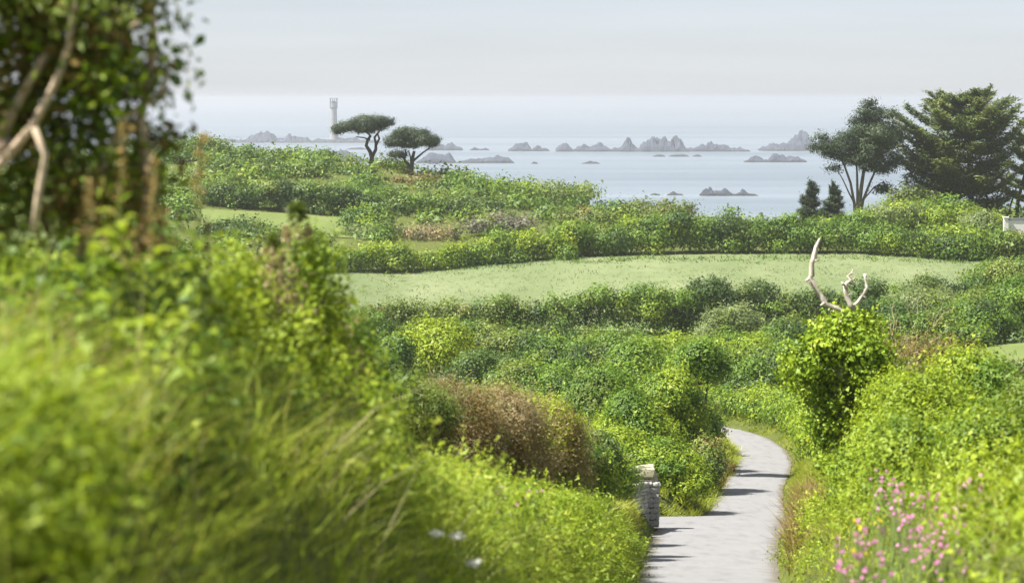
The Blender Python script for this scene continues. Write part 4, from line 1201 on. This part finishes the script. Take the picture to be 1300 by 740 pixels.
# brown bare thicket and the shrubs beside the stump
def thicket(px, w, top, d, label, n, mat, name='thicket', cat='thicket', leafkey=None, twist=0.06, th=0.012):
    x = xat(px, d); z = gh(x, d); h = zat(top, d) - z; W = w * d / FPX
    rng = rs(nseed()); parts = []
    for _ in range(n):
        a = rng.uniform(0, 6.28); b0 = np.array([rng.normal() * W * 0.2, rng.normal() * W * 0.15, 0])
        rr = rng.uniform(0.2, 1) ** 0.6
        e = np.array([math.cos(a) * W * 0.5 * rr, math.sin(a) * W * 0.4 * rr, h * math.sqrt(max(0.05, 1 - 0.75 * rr * rr)) * rng.uniform(0.75, 1.0)])
        P = wiggle(b0, e, 6, twist, rng); t0 = th * rng.uniform(0.7, 1.7)
        parts.append(tube(P, np.linspace(t0, t0 * 0.35, 6), 4, cap=False))
        for _k in range(3):
            i = rng.integers(2, 6); e2 = P[i] + unit(rng.normal(size=3) + np.array([0, 0, 0.5])) * h * rng.uniform(0.12, 0.28)
            parts.append(tube(wiggle(P[i], e2, 4, 0.07, rng), np.linspace(t0 * 0.5, t0 * 0.2, 4), 3, cap=False))
    t = tag(empty(name, (x, d, z)), label, cat)
    v, q = join(parts); mesh_np('twigs', v, q, mat, t)['kind'] = 'stuff'
    if leafkey:
        for key, cov, hh in leafkey:
            L = flat_lumps(W * 0.95, min(W * 0.7, 1.6), h * hh, rng, 24)
            foliage('foliage', L, key, leafsize(d, 3.4), cov, nseed(), 0.32, t, tail=0.22, loose=1.8, rnd=0.6, per=20, tri=True, nmax=27000)
    return t

thicket(1165, 120, 392, 66, 'bare grey brown bramble thicket with loose pale twigs, behind the yellow green bank shrubs', 150, M_twig, leafkey=[('olive', 0.5, 0.85), ('brown', 0.5, 0.9)])
RB = [
    (1142, 70, 478, 48, 'yellow', 'yellow green shrub against the right side of the ivy covered stump'),
    (1170, 100, 482, 42, 'yellow', 'sunlit yellow green shrub in front of the bramble thicket'),
    (1235, 100, 444, 44, 'bright', 'tall light green shrub on the right bank below the paddock'),
    (1290, 70, 488, 46, 'dark', 'dark shrub in a gap at the right edge above the bank'),
    (1260, 110, 520, 30, 'bright', 'light leafy shrub on the right bank near the edge'),
    (1165, 110, 535, 32, 'bright', 'yellow green leafy shrub in the middle of the right bank'),
    (1105, 70, 552, 42, 'bright', 'green shrub at the foot of the ivy covered stump'),
    (1320, 110, 478, 36, 'olive', 'dull green shrub cut off by the right edge'),
]
for px, w, top, d, key, lab in RB:
    bush(px, w * 1.3, top, d, key, lab, cov=1.5, n=22, k=4.4, lo=0.05, group='shrubs on the right bank', rnd=0.6, loose=2.4, thick=0.45, tail=0.25, shoots=0.3, nmax=21000)

# ------------------------------------------------------------------ dead gorse on the left bank
GL = [('brown', 1.5, 0.97), ('mauve', 0.35, 1.0), ('olive', 0.18, 1.0)]
thicket(560, 96, 482, 45, 'brown dead gorse at the left end of the flat topped row on the left bank', 200, M_twig, 'gorse_bush', 'gorse', GL, th=0.010)
thicket(618, 96, 488, 47, 'brown dead gorse bush in the middle of the flat topped row on the left bank', 220, M_twig, 'gorse_bush', 'gorse', GL, th=0.010)
thicket(676, 88, 500, 51, 'brown dead gorse at the right end of the row, yellow green tufts on top', 200, M_twig, 'gorse_bush', 'gorse', GL[:2] + [('yellow', 0.4, 1.02)], th=0.010)
thicket(508, 76, 472, 42, 'dull green live gorse just left of the brown dead gorse', 60, M_twig, 'gorse_bush', 'gorse', [('dark', 0.9, 0.97), ('olive', 0.7, 1.0), ('brown', 0.3, 0.9)], th=0.010)
for px, w, top, d, lab in ((738, 80, 566, 64, 'leafy green bush between the dead gorse and the stone wall, left of two'), (772, 60, 582, 73, 'leafy green bush just before the stone wall, right of two')):
    bush(px, w, top, d, 'bright', lab, k=3.4, n=20, tail=0.2, shoots=0.2, cov=1.8)
bush(760, 60, 545, 66, 'olive', 'dry yellowish bush between the dead gorse and the gate pillar', k=3.2)

# ------------------------------------------------------------------ grass and herbs on the banks and fields
def off_lane(P):
    r_, i_ = near_line(P[:, 0], P[:, 1], LN)
    return np.abs(r_) - np.where(r_ < 0, LN[i_, 3] - 1.5, LN[i_, 4] - 1.5)

def along_lane(n, d0, d1, o0, o1, seed, power=1.0):
    r = rs(seed)
    d = d0 + (d1 - d0) * r.random(n) ** power
    o = r.uniform(o0, o1, n)
    i = np.clip(np.searchsorted(LN[:, 0], d), 1, len(LN) - 2)
    tx = np.gradient(LN[:, 1]); ty = np.gradient(LN[:, 0]); tn = np.hypot(tx, ty)
    hw = np.where(o < 0, -(LN[i, 3] - 1.5), LN[i, 4] - 1.5)
    oo = o + hw
    x = LN[i, 1] + ty[i] / tn[i] * oo; y = LN[i, 0] - tx[i] / tn[i] * oo
    return np.stack([x, y, ground_h(x, y) - 0.03], 1), d

P, d = along_lane(56000, 4, 60, -4.6, -1.62, 301, 1.3)
keep = ~((d > 41) & (d < 56) & (rs(1).random(len(d)) < 0.0))
blades('bank_grass', P, rs(302).uniform(0.35, 0.85, len(P)) * np.interp(d, [10, 25, 60], [1, 0.75, 0.6]), np.maximum(0.009, 1.3 * d / FPX), 'grass', 303, lean=(0.05, -0.1, 0), bend=0.5, spread=0.5, label='long soft green grass leaning over the left bank')
P, d = along_lane(30000, 4, 60, -4.8, -1.8, 305, 1.3)
blades('pale_bank_grass', P, rs(306).uniform(0.45, 0.9, len(P)) * np.interp(d, [10, 25, 60], [1, 0.7, 0.6]), np.maximum(0.008, 1.2 * d / FPX), 'grass2', 307, lean=(0.18, -0.1, 0), bend=0.55, spread=0.55, label='yellowish seeding grass along the top of the left bank')
P, d = along_lane(2600, 5, 60, -4.4, -1.9, 345, 1.2)
blades('dry_stalks', P, rs(346).uniform(0.5, 1.05, len(P)), np.maximum(0.008, 1.1 * d / FPX), 'straw', 347, bend=0.25, spread=0.3, tuft=6, label='dry straw coloured stalks scattered through the left bank')
P, d = along_lane(14000, 12, 45, 2.6, 8.0, 351, 1.1)
blades('seeding_grass', P, rs(352).uniform(0.5, 1.15, len(P)), np.maximum(0.009, 1.3 * d / FPX), 'grass2', 353, bend=0.45, spread=0.4, label='tall seeding grass standing through the right bank')
P, d = along_lane(2600, 9, 60, 1.9, 6.5, 348, 1.1)
blades('dry_stalks', P, rs(349).uniform(0.4, 0.9, len(P)), np.maximum(0.008, 1.1 * d / FPX), 'straw', 350, bend=0.25, spread=0.3, tuft=6, label='dry straw coloured stalks scattered over the right bank')
P, d = along_lane(30000, 50, 84, -5.2, -1.58, 308)
ok_ = ~((d > 78) & (P[:, 0] > xat(770, 84)) & (P[:, 0] < xat(832, 84)))
P, d = P[ok_], d[ok_]
blades('verge_grass', P, rs(309).uniform(0.3, 0.8, len(P)) * np.clip((off_lane(P) - 1.35) / 1.3, 0.3, 1), 1.4 * d / FPX, 'grass2', 310, lean=(0.2, -0.1, 0), bend=0.45, label='grass on the left verge up to the stone wall')
P, d = along_lane(36000, 8, 64, 1.62, 5.2, 311, 1.15)
blades('verge_grass', P, rs(312).uniform(0.25, 0.7, len(P)) * np.clip((off_lane(P) - 1.35) / 1.3, 0.25, 1), np.maximum(0.009, 1.3 * d / FPX), 'grass2', 313, lean=(-0.15, -0.1, 0), bend=0.5, label='yellow green grass and weeds on the right bank')
P, d = along_lane(44000, 64, 184, 1.55, 5.0, 315)
blades('verge_grass', P, rs(316).uniform(0.25, 0.8, len(P)) * np.clip((off_lane(P) - 1.35) / 1.5, 0.22, 1), 1.4 * d / FPX, 'grass2', 317, lean=(-0.1, -0.1, 0), bend=0.4, segs=1, rad=0.2, label='grass along the right edge of the lane to the bend')
P, d = along_lane(16000, 97, 172, -3.6, -1.5, 318)
blades('verge_grass', P, rs(319).uniform(0.25, 0.8, len(P)), 1.4 * d / FPX, 'grass2', 320, lean=(0.1, -0.1, 0), bend=0.4, segs=1, rad=0.2, label='grass along the left edge of the lane past the junction')
r = rs(328); n = 9000
x = r.uniform(-4, 8.2, n); y = np.interp(-x, -SD[:, 1], SD[:, 0]) + 1.75 + 3.4 * r.random(n) ** 1.3
x = np.where(x > 6.5, x, x)
P = np.stack([x, y, 0 * x], 1)
ok_ = off_lane(P) > 1.5
P = P[ok_]
blades('verge_grass', P, rs(329).uniform(0.3, 0.9, len(P)), np.full(len(P), 0.045), 'grass2', 330, bend=0.4, segs=1, rad=0.15, label='grass along the far edge of the side lane')
# rusty seeding sorrel where the right verge meets the lane
P, d = along_lane(2600, 52, 72, 1.8, 3.0, 322)
blades('sorrel_patch', P, rs(323).uniform(0.7, 1.25, len(P)), 1.6 * d / FPX, 'rust', 324, bend=0.2, label='rusty red seeding sorrel at the right edge of the lane')
P, d = along_lane(900, 112, 128, -2.4, -1.5, 325)
blades('sorrel_patch', P, rs(326).uniform(0.5, 0.9, len(P)), 1.6 * d / FPX, 'rust', 327, bend=0.2, label='small rusty patch at the left edge of the lane before the bend')
# meadow grass
r = rs(331); n = 60000
px = r.uniform(398, 1258, n); dd = r.uniform(296, 366, n); x = (px - 650) / FPX * dd
P = np.stack([x, dd, ground_h(x, dd) + 0.08], 1)
blades('meadow_grass', P, r.uniform(0.15, 0.5, n), np.full(n, 0.13), 'field', 333, bend=0.4, spread=0.5, segs=1, rad=0.3, label='pale uncut grass standing in the hay meadow')
r = rs(335); n = 9000
px = r.uniform(398, 1258, n); dd = r.uniform(296, 368, n); x = (px - 650) / FPX * dd
P = np.stack([x, dd, ground_h(x, dd) + 0.08], 1)
blades('meadow_grass', P, r.uniform(0.4, 0.8, n), np.full(n, 0.22), 'pale', 336, bend=0.4, spread=0.5, segs=1, rad=0.9, tuft=10, label='paler seeding tufts standing in the hay meadow')
n = 7000
e = r.random(n) < 0.5; px = r.uniform(398, 1258, n); dd = np.where(e, 362 + r.normal(size=n) * 2.2, 297 + r.normal(size=n) * 2.0) - np.where(e, np.clip((700 - px) / 300, 0, 1) * 15, 0); x = (px - 650) / FPX * dd
P = np.stack([x, dd, ground_h(x, dd) + 0.08], 1)
blades('meadow_grass', P, r.uniform(0.4, 1.1, n), np.full(n, 0.22), 'mid', 337, bend=0.4, spread=0.5, segs=1, rad=0.8, tuft=12, label='rank darker grass along the margins of the hay meadow')
# rough grass of the ground left of the lane, above the gorse
r = rs(341); n = 26000
dd = r.uniform(40, 90, n); x = np.interp(dd, LANE[:, 0], LANE[:, 1]) - r.uniform(4, 14, n)
P = np.stack([x, dd, ground_h(x, dd) - 0.03], 1)
blades('rough_grass', P, r.uniform(0.25, 0.6, n), 1.7 * dd / FPX, 'grass2', 343, bend=0.4, segs=1, rad=0.2, label='bright rough grass behind the dead gorse')

def herb_mass(name, n, d0, d1, o0, o1, key, leaf, seed, hgt, label, cov=1.6, aspect=0.5):
    P, d = along_lane(n, d0, d1, o0, o1, seed, 1.2); r = rs(seed + 1); L = []
    for p in P:
        h = r.uniform(*hgt); w = h * r.uniform(0.35, 0.7)
        L.append((p[0], p[1], p[2] + h * 0.5, w, w, h * 0.5))
    L = np.array(L); b = P.mean(0); L[:, :3] -= b
    o = foliage(name, L, key, leaf, cov, seed + 2, aspect, None, tuple(b), rnd=0.7, nmax=42000, shoots=0.3, tri=True)
    return tag(o, label, kind='stuff')
herb_mass('bank_herbs', 150, 14, 44, -3.4, -1.7, 'grass', 0.045, 401, (0.35, 0.8), 'mixed leafy weeds growing through the left bank grass')
herb_mass('bank_herbs', 130, 24, 60, -3.0, -1.6, 'bright', 0.06, 411, (0.35, 0.7), 'light green leafy weeds on the lower left bank near the lane')
herb_mass('bank_herbs', 520, 9, 60, 1.85, 7.0, 'yellow', 0.06, 421, (0.3, 0.85), 'yellow green leafy weeds covering the right bank')
herb_mass('bank_herbs', 300, 9, 60, 1.7, 6.5, 'bright', 0.06, 431, (0.3, 0.75), 'fresh green leafy weeds covering the right bank')

# ------------------------------------------------------------------ near left: tall shrub with pale limbs
ND = 10.5
nx0 = xat(60, ND); nz0 = gh(nx0, ND); S = ND / FPX
nt_ = tag(empty('blackthorn_shrub', (nx0, ND, nz0)), 'tall dark out of focus shrub with pale bare limbs filling the upper left corner', 'shrub')
def nl(p, q, y=0.0): return np.array([(p - 60) * S, y, zat(q, ND) - nz0])
rng = rs(51)
for pts, r0, r1, y in ([[(-40, 260), (20, 200), (60, 160), (90, 110), (105, 60), (118, -10)], 7, 4, -0.25], [[(-60, 300), (-10, 215), (20, 160), (50, 108), (80, 60)], 9, 5, -0.1],
                 [[(62, 290), (68, 240), (76, 200), (70, 160)], 5, 4, -0.3], [[(170, 330), (185, 230), (180, 150), (195, 60), (190, -20)], 8, 5, 0.1],
                 [[(100, 330), (130, 220), (160, 150), (200, 120), (215, 90)], 7, 3, 0.05], [[(-20, 200), (10, 190), (16, 184)], 15, 12, -0.2]):
    P = np.array([nl(p, q, y) for p, q in pts]); P += rng.normal(size=P.shape) * 0.008
    mesh_np('limb', *tube(P, np.linspace(r0, r1, len(P)) * S, 8), M_palebark, nt_, smooth=True)
L = []
for (p, q, rr) in ((-60, 60, 90), (40, 20, 70), (110, 20, 60), (160, 0, 50), (30, 70, 60), (90, 80, 55), (150, 60, 45), (195, 20, 26), (120, 110, 45), (20, 130, 55), (170, 110, 35), (60, 180, 40), (150, 190, 40), (200, 130, 28), (205, 160, 24), (-30, 170, 70),
                   (20, 240, 45), (120, 250, 50), (190, 230, 34), (70, 290, 50), (160, 290, 50), (215, 270, 26), (-40, 280, 70), (-60, -60, 110), (80, -60, 90), (170, -50, 50)):
    for _ in range(7):
        c = nl(p + rng.normal() * rr * 0.42, q + rng.normal() * rr * 0.42, 0.12 + rng.normal() * 0.16)
        e = rr * S * rng.uniform(0.3, 0.6, 3)
        if c[0] + e[0] < (207 - 60) * S: L.append((*c, *e))
L = np.array(L)
foliage('foliage', L[::2], 'olive', 0.045, 1.15, 53, 0.55, nt_, rnd=0.9, tail=0.03, mixed=True)
foliage('foliage', L[1::2], 'brown', 0.038, 0.85, 55, 0.5, nt_, rnd=0.9, tail=0.03)
foliage('foliage', L[::3], 'bright', 0.045, 0.9, 57, 0.55, nt_, rnd=0.9, tail=0.03)

# docks with rusty seed spikes
def dock(px, base_py, top_py, d, label, seed, lean=0.0):
    x = xat(px, d); z = gh(x, d); zb = zat(base_py, d); S = d / FPX
    rng = rs(seed)
    t = tag(empty('dock_plant', (x, d, z)), label, 'plant', 'rusty docks on the left bank')
    h = zat(top_py, d) - z
    P = np.array([(lean * k / 5 * h * 0.3, 0, h * k / 5) for k in range(6)]) + rng.normal(size=(6, 3)) * 0.008
    mesh_np('stem', *tube(P, np.linspace(0.008, 0.003, 6), 5), M_greenstem, t)
    s0 = max(0.2, (zb - z) / h)
    n = 80
    tt = s0 + (1.02 - s0) * rng.random(n) ** 0.8; c = np.stack([np.interp(tt, np.linspace(0, 1, 6), P[:, k]) for k in range(3)], 1)
    rad = 0.010 * (1.15 - tt) / (1.15 - s0) + 0.008
    c += rng.normal(size=(n, 3)) * rad[:, None]
    V, Q = leaf_quads(c, unit(rng.normal(size=(n, 3))), 0.018, 0.8, rng)
    mesh_np('seed_spike', V, Q, fmat('rust'), t, tint=np.clip(rng.normal(0.6, 0.25, n), 0, 1))['kind'] = 'stuff'
    nlv = 26
    tt = rng.uniform(0.1, 0.75, nlv); c = np.stack([np.interp(tt, np.linspace(0, 1, 6), P[:, k]) for k in range(3)], 1)
    a = rng.uniform(0, 6.28, nlv); dirs = np.stack([np.cos(a), np.sin(a), np.full(nlv, 0.5)], 1)
    V, Q = leaf_quads(c + dirs * 0.06, unit(np.stack([-np.cos(a) * 0.4, -np.sin(a) * 0.4, np.ones(nlv)], 1)), 0.15, 0.3, rng, along=dirs)
    mesh_np('leaf', V, Q, fmat('bright'), t, tint=rng.random(nlv))['kind'] = 'stuff'
    return t
for k_, (px, b, tp, d, ln, lab) in enumerate((
    (225, 260, 178, 9.6, 0.25, 'tallest dock, its pinkish rust spike at the outer edge of the dark shrub'),
    (183, 330, 205, 9.4, 0.15, 'dock with a long rust spike in front of the dark shrub, middle of three'),
    (135, 260, 160, 9.2, 0.2, 'dock with a dull orange spike in front of the pale limbs, leftmost of three'),
    (214, 350, 215, 10.4, -0.1, 'leaning dock with a yellowish spike below the outer edge of the dark shrub'),
    (104, 320, 225, 9.0, 0.1, 'short faded dock under the pale limbs'),
    (240, 345, 285, 10.8, 0.3, 'low orange dock at the bright edge of the left bank'))):
    dock(px, b, tp, d, lab, 500 + k_, ln)

# tall seed-headed plant and its leafy neighbours on the bank crest
def tall_head(px, head_py, d, label, seed, rr=16):
    x = xat(px, d); z = gh(x, d); S = d / FPX; rng = rs(seed); h = zat(head_py, d) - z
    t = tag(empty('thistle_plant', (x, d, z)), label, 'plant')
    P = np.array([(0.03 * math.sin(k), 0, h * k / 6) for k in range(7)])
    mesh_np('stem', *tube(P, np.linspace(0.012, 0.007, 7), 6), M_greenstem, t, smooth=True)
    n = 260
    dv = unit(rng.normal(size=(n, 3)) + np.array([0, 0, 0.8])); c = P[-1] + dv * rr * S * rng.uniform(0.5, 1.0, (n, 1)) * np.array([0.85, 0.85, 1.1])
    V, Q = leaf_quads(c, unit(np.cross(dv, rng.normal(size=(n, 3)))), 0.05, 0.25, rng, along=dv)
    mesh_np('flower_head', V, Q, fmat('olive'), t, tint=np.clip(rng.normal(0.35, 0.2, n), 0, 1))
    n = 160
    dv = unit(rng.normal(size=(n, 3)) * np.array([1, 1, 0.5])); c = P[-1] + np.array([0, 0, -rr * 1.6 * S]) + dv * rr * S * 1.2
    V, Q = leaf_quads(c, unit(np.cross(dv, rng.normal(size=(n, 3)))), 0.045, 0.3, rng, along=dv)
    mesh_np('dead_bracts', V, Q, fmat('mauve'), t, tint=rng.random(n))
    n = 60; tt = rng.uniform(0.3, 0.93, n)
    c = np.stack([np.interp(tt, np.linspace(0, 1, 7), P[:, k]) for k in range(3)], 1); a = rng.uniform(0, 6.28, n)
    dirs = np.stack([np.cos(a), np.sin(a), np.full(n, 0.25)], 1)
    V, Q = leaf_quads(c + dirs * 0.07, unit(np.stack([-np.cos(a) * 0.3, -np.sin(a) * 0.3, np.ones(n)], 1)), 0.13, 0.28, rng, along=dirs)
    mesh_np('leaves', V, Q, fmat('olive'), t, tint=rng.random(n))['kind'] = 'stuff'
    return t
tall_head(379, 272, 16.5, 'tall shaggy seed headed stem standing up above the bank in front of the far pasture', 561, 15)
tall_head(350, 310, 16.0, 'shorter shaggy seed headed stem left of the tallest one', 563, 11)
LB = [
    (400, 56, 300, 16.8, 'yellow', 'bright yellow green sapling on the bank crest right beside the tall seed headed stem'),
    (335, 50, 325, 16.0, 'mauve', 'dry tan flower clump on the bank crest below the seed headed stems'),
    (300, 50, 312, 15.0, 'yellow', 'yellow green leafy clump left of the seed headed stems'),
    (408, 40, 385, 17.5, 'mauve', 'small dead brown flower clump under the yellow green sapling'),
    (440, 60, 400, 18.5, 'bright', 'green leafy clump on the crest right of the dead flower clump'),
    (260, 110, 345, 12.8, 'yellow', 'blurred bright yellow green clump on the bank crest'),
    (180, 130, 360, 11.0, 'bright', 'blurred leafy clump under the rusty docks'),
    (40, 150, 400, 9.6, 'brown', 'blurred brownish clump low at the left edge'),
    (350, 120, 400, 15.0, 'yellow', 'blurred yellow green clump on the slope of the left bank'),
    (80, 150, 350, 10.2, 'bright', 'blurred green clump under the pale limbs'),
    (60, 220, 262, 13.0, 'olive', 'blurred olive clump behind the pale limbs'),
    (185, 150, 285, 13.2, 'bright', 'blurred green clump behind the rusty docks'),
    (-10, 190, 330, 11.5, 'yellow', 'blurred yellow green clump cut off by the left edge'),
    (120, 170, 330, 12.0, 'yellow', 'blurred yellow green clump between the docks and the bank grass'),
    (30, 190, 500, 7.2, 'yellow', 'blurred fern like yellow green clump at the lower left edge'),
    (10, 190, 630, 6.6, 'yellow', 'blurred fern like pale green clump in the lower left corner'),
    (215, 120, 420, 10.0, 'bright', 'blurred green clump in the middle of the left bank'),
    (330, 130, 470, 13.0, 'bright', 'blurred fresh green clump on the middle slope of the left bank'),
    (470, 60, 470, 21.0, 'bright', 'leafy clump where the left bank drops to the gorse'),
]
for px, w, top, d, key, lab in LB:
    bush(px, w, top, d, key, lab, 'plant', 'leafy_clump', cov=1.3, n=14, k=8, lo=0.05, group='leafy clumps on the left bank', rnd=0.8, hmin=0.4, loose=2.0, aspect=0.42)

# cow parsley with white umbels
def umbel_plant(px, py, d, size, label, seed):
    x = xat(px, d); z = gh(x, d); rng = rs(seed); h = max(0.25, zat(py, d) - z)
    t = tag(empty('cow_parsley', (x, d, z)), label, 'flower', 'white cow parsley on the left bank')
    mesh_np('stem', *tube([(0, 0, 0), (0.01, 0, h * 0.5), (0, 0, h)], [0.006, 0.005, 0.004], 5), M_greenstem, t)
    PP, NN = [], []
    for k in range(12):
        a = k * 2.4; r_ = size * 0.5 * math.sqrt((k + 0.5) / 12)
        c = np.array([math.cos(a) * r_, math.sin(a) * r_, h + 0.02 - r_ * 0.75])
        PP.append(c + rng.normal(size=(14, 3)) * np.array([0.011, 0.011, 0.005])); NN.append(unit(np.array([0, -0.5, 0.8]) + 0.5 * rng.normal(size=(14, 3))))
    P = np.vstack(PP); V, Q = leaf_quads(P, np.vstack(NN), 0.019, 0.9, rng)
    mesh_np('umbel', V, Q, fmat('white'), t, tint=rng.random(len(P)))
    return t
for k_, (px, py, d, s, lab) in enumerate(((553, 678, 15.4, 0.06, 'white cow parsley head, leftmost low on the left bank'), (580, 680, 15.8, 0.075, 'largest white cow parsley head low on the left bank'),
    (600, 716, 15.2, 0.06, 'white cow parsley head lowest on the left bank'))):
    umbel_plant(px, py, d, s, lab, 580 + k_)

# pink campions, yellow buttercups
def flower_plant(px, py, d, n, key, fs, spread, label, seed, name, group):
    x = xat(px, d); z = gh(x, d); rng = rs(seed); h = max(0.3, zat(py, d) - z)
    t = tag(empty(name, (x, d, z)), label, 'flower', group)
    parts, PP, NN, TT = [], [], [], []
    for k in range(n):
        e = np.array([rng.normal() * spread, rng.normal() * spread, h + rng.normal() * spread * 1.0])
        parts.append(tube(wiggle((rng.normal() * 0.05, rng.normal() * 0.05, 0), e, 4, 0.03, rng), [0.004] * 4, 3, cap=False))
        nrm = unit(np.array([rng.normal() * 0.5, -0.7 + rng.normal() * 0.3, 0.6]))
        a0 = rng.uniform(0, 6.28); u = unit(np.cross(nrm, [0.2, 0.1, 1])); w = np.cross(nrm, u)
        for f in range(5):
            a = a0 + f * 1.2566; dv = math.cos(a) * u + math.sin(a) * w
            PP.append(e + dv * fs * 0.45); NN.append(nrm); TT.append(dv)
    v, q = join(parts); mesh_np('stem', v, q, M_greenstem, t)['kind'] = 'stuff'
    V, Q = leaf_quads(np.array(PP), np.array(NN), fs, 0.75, rng, along=np.array(TT), fold=0.05)
    mesh_np('flowers', V, Q, fmat(key), t, tint=rng.random(len(PP)))['kind'] = 'stuff'
    return t
r = rs(590)
CL = [(1100, 690, 17), (1105, 712, 17), (1092, 730, 16.5), (1143, 632, 22), (1140, 648, 22), (1150, 660, 21), (1170, 675, 20), (1190, 680, 20), (1165, 690, 19), (1210, 670, 20), (1235, 640, 22), (1245, 632, 22), (1172, 634, 23), (1130, 615, 26), (1218, 700, 18)]
CLAB = ['pink campion low near the lane, uppermost of the lowest three', 'pink campion low near the lane, middle of the lowest three', 'pink campion lowest of all near the bottom edge of the view',
        'pink campion at the upper left of the drift on the right bank, beside the buttercups', 'pink campion just below the upper left end of the drift', 'pink campion left of centre in the drift on the right bank',
        'pink campion in the dense centre of the drift', 'pink campion right of the dense centre of the drift', 'pink campion on the lower fringe of the drift, left side', 'pink campion at the right end of the drift, below the highest pair',
        'left one of the highest pair of pink campions towards the right edge', 'right one of the highest pair of pink campions towards the right edge', 'single pink campion set a little above the drift', 'faint far pink campion highest up the bank, nearest the stump', 'pink campion on the lower fringe of the drift, right side']
for k_, (px, py, d) in enumerate(CL):
    lab = CLAB[k_]
    flower_plant(px + r.normal() * 3, py + r.normal() * 3, d, 17, 'pink', 0.021, 0.10, lab, 600 + k_, 'pink_campion', 'pink campions on the right bank')
for k_, (px, py, d, lab) in enumerate(((640, 628, 24.5, 'pink campion on the shaded left bank below the gorse, left of two'), (672, 640, 26.5, 'pink campion on the shaded left bank below the gorse, right of two'))):
    flower_plant(px, py, d, 14, 'pink', 0.018, 0.10, lab, 630 + k_, 'pink_campion', 'pink campions on the left bank')
for k_, (px, py, d, lab) in enumerate(((1115, 655, 22, 'yellow buttercups beside the upper pink campions'), (1090, 668, 20, 'yellow buttercups between the lane and the campions'), (1094, 712, 17, 'yellow buttercups among the lowest campions'))):
    flower_plant(px, py, d, 4, 'gold', 0.018, 0.04, lab, 640 + k_, 'buttercup', 'yellow buttercups on the right bank')

# ------------------------------------------------------------------ haze: one thin closed box of pale air over land and sea
V = np.array([(x, y, z) for z in (-77.0, 9.0) for x, y in ((-9500, -60), (9500, -60), (9500, 24600), (-9500, 24600))], float)
Q = [(0, 3, 2, 1), (4, 5, 6, 7), (0, 1, 5, 4), (1, 2, 6, 5), (2, 3, 7, 6), (3, 0, 4, 7)]
hm = bpy.data.materials.new('haze_air'); hm.use_nodes = True
hn = hm.node_tree.nodes; hn.remove(hn['Principled BSDF'])
pv = hn.new('ShaderNodeVolumePrincipled')
pv.inputs['Color'].default_value = HAZE_COLOR
pv.inputs['Density'].default_value = HAZE_DENSITY
pv.inputs['Anisotropy'].default_value = 0.64
hm.node_tree.links.new(pv.outputs[0], hn['Material Output'].inputs['Volume'])
tag(mesh_np('haze', V, Q, hm), 'pale sea haze', kind='stuff')
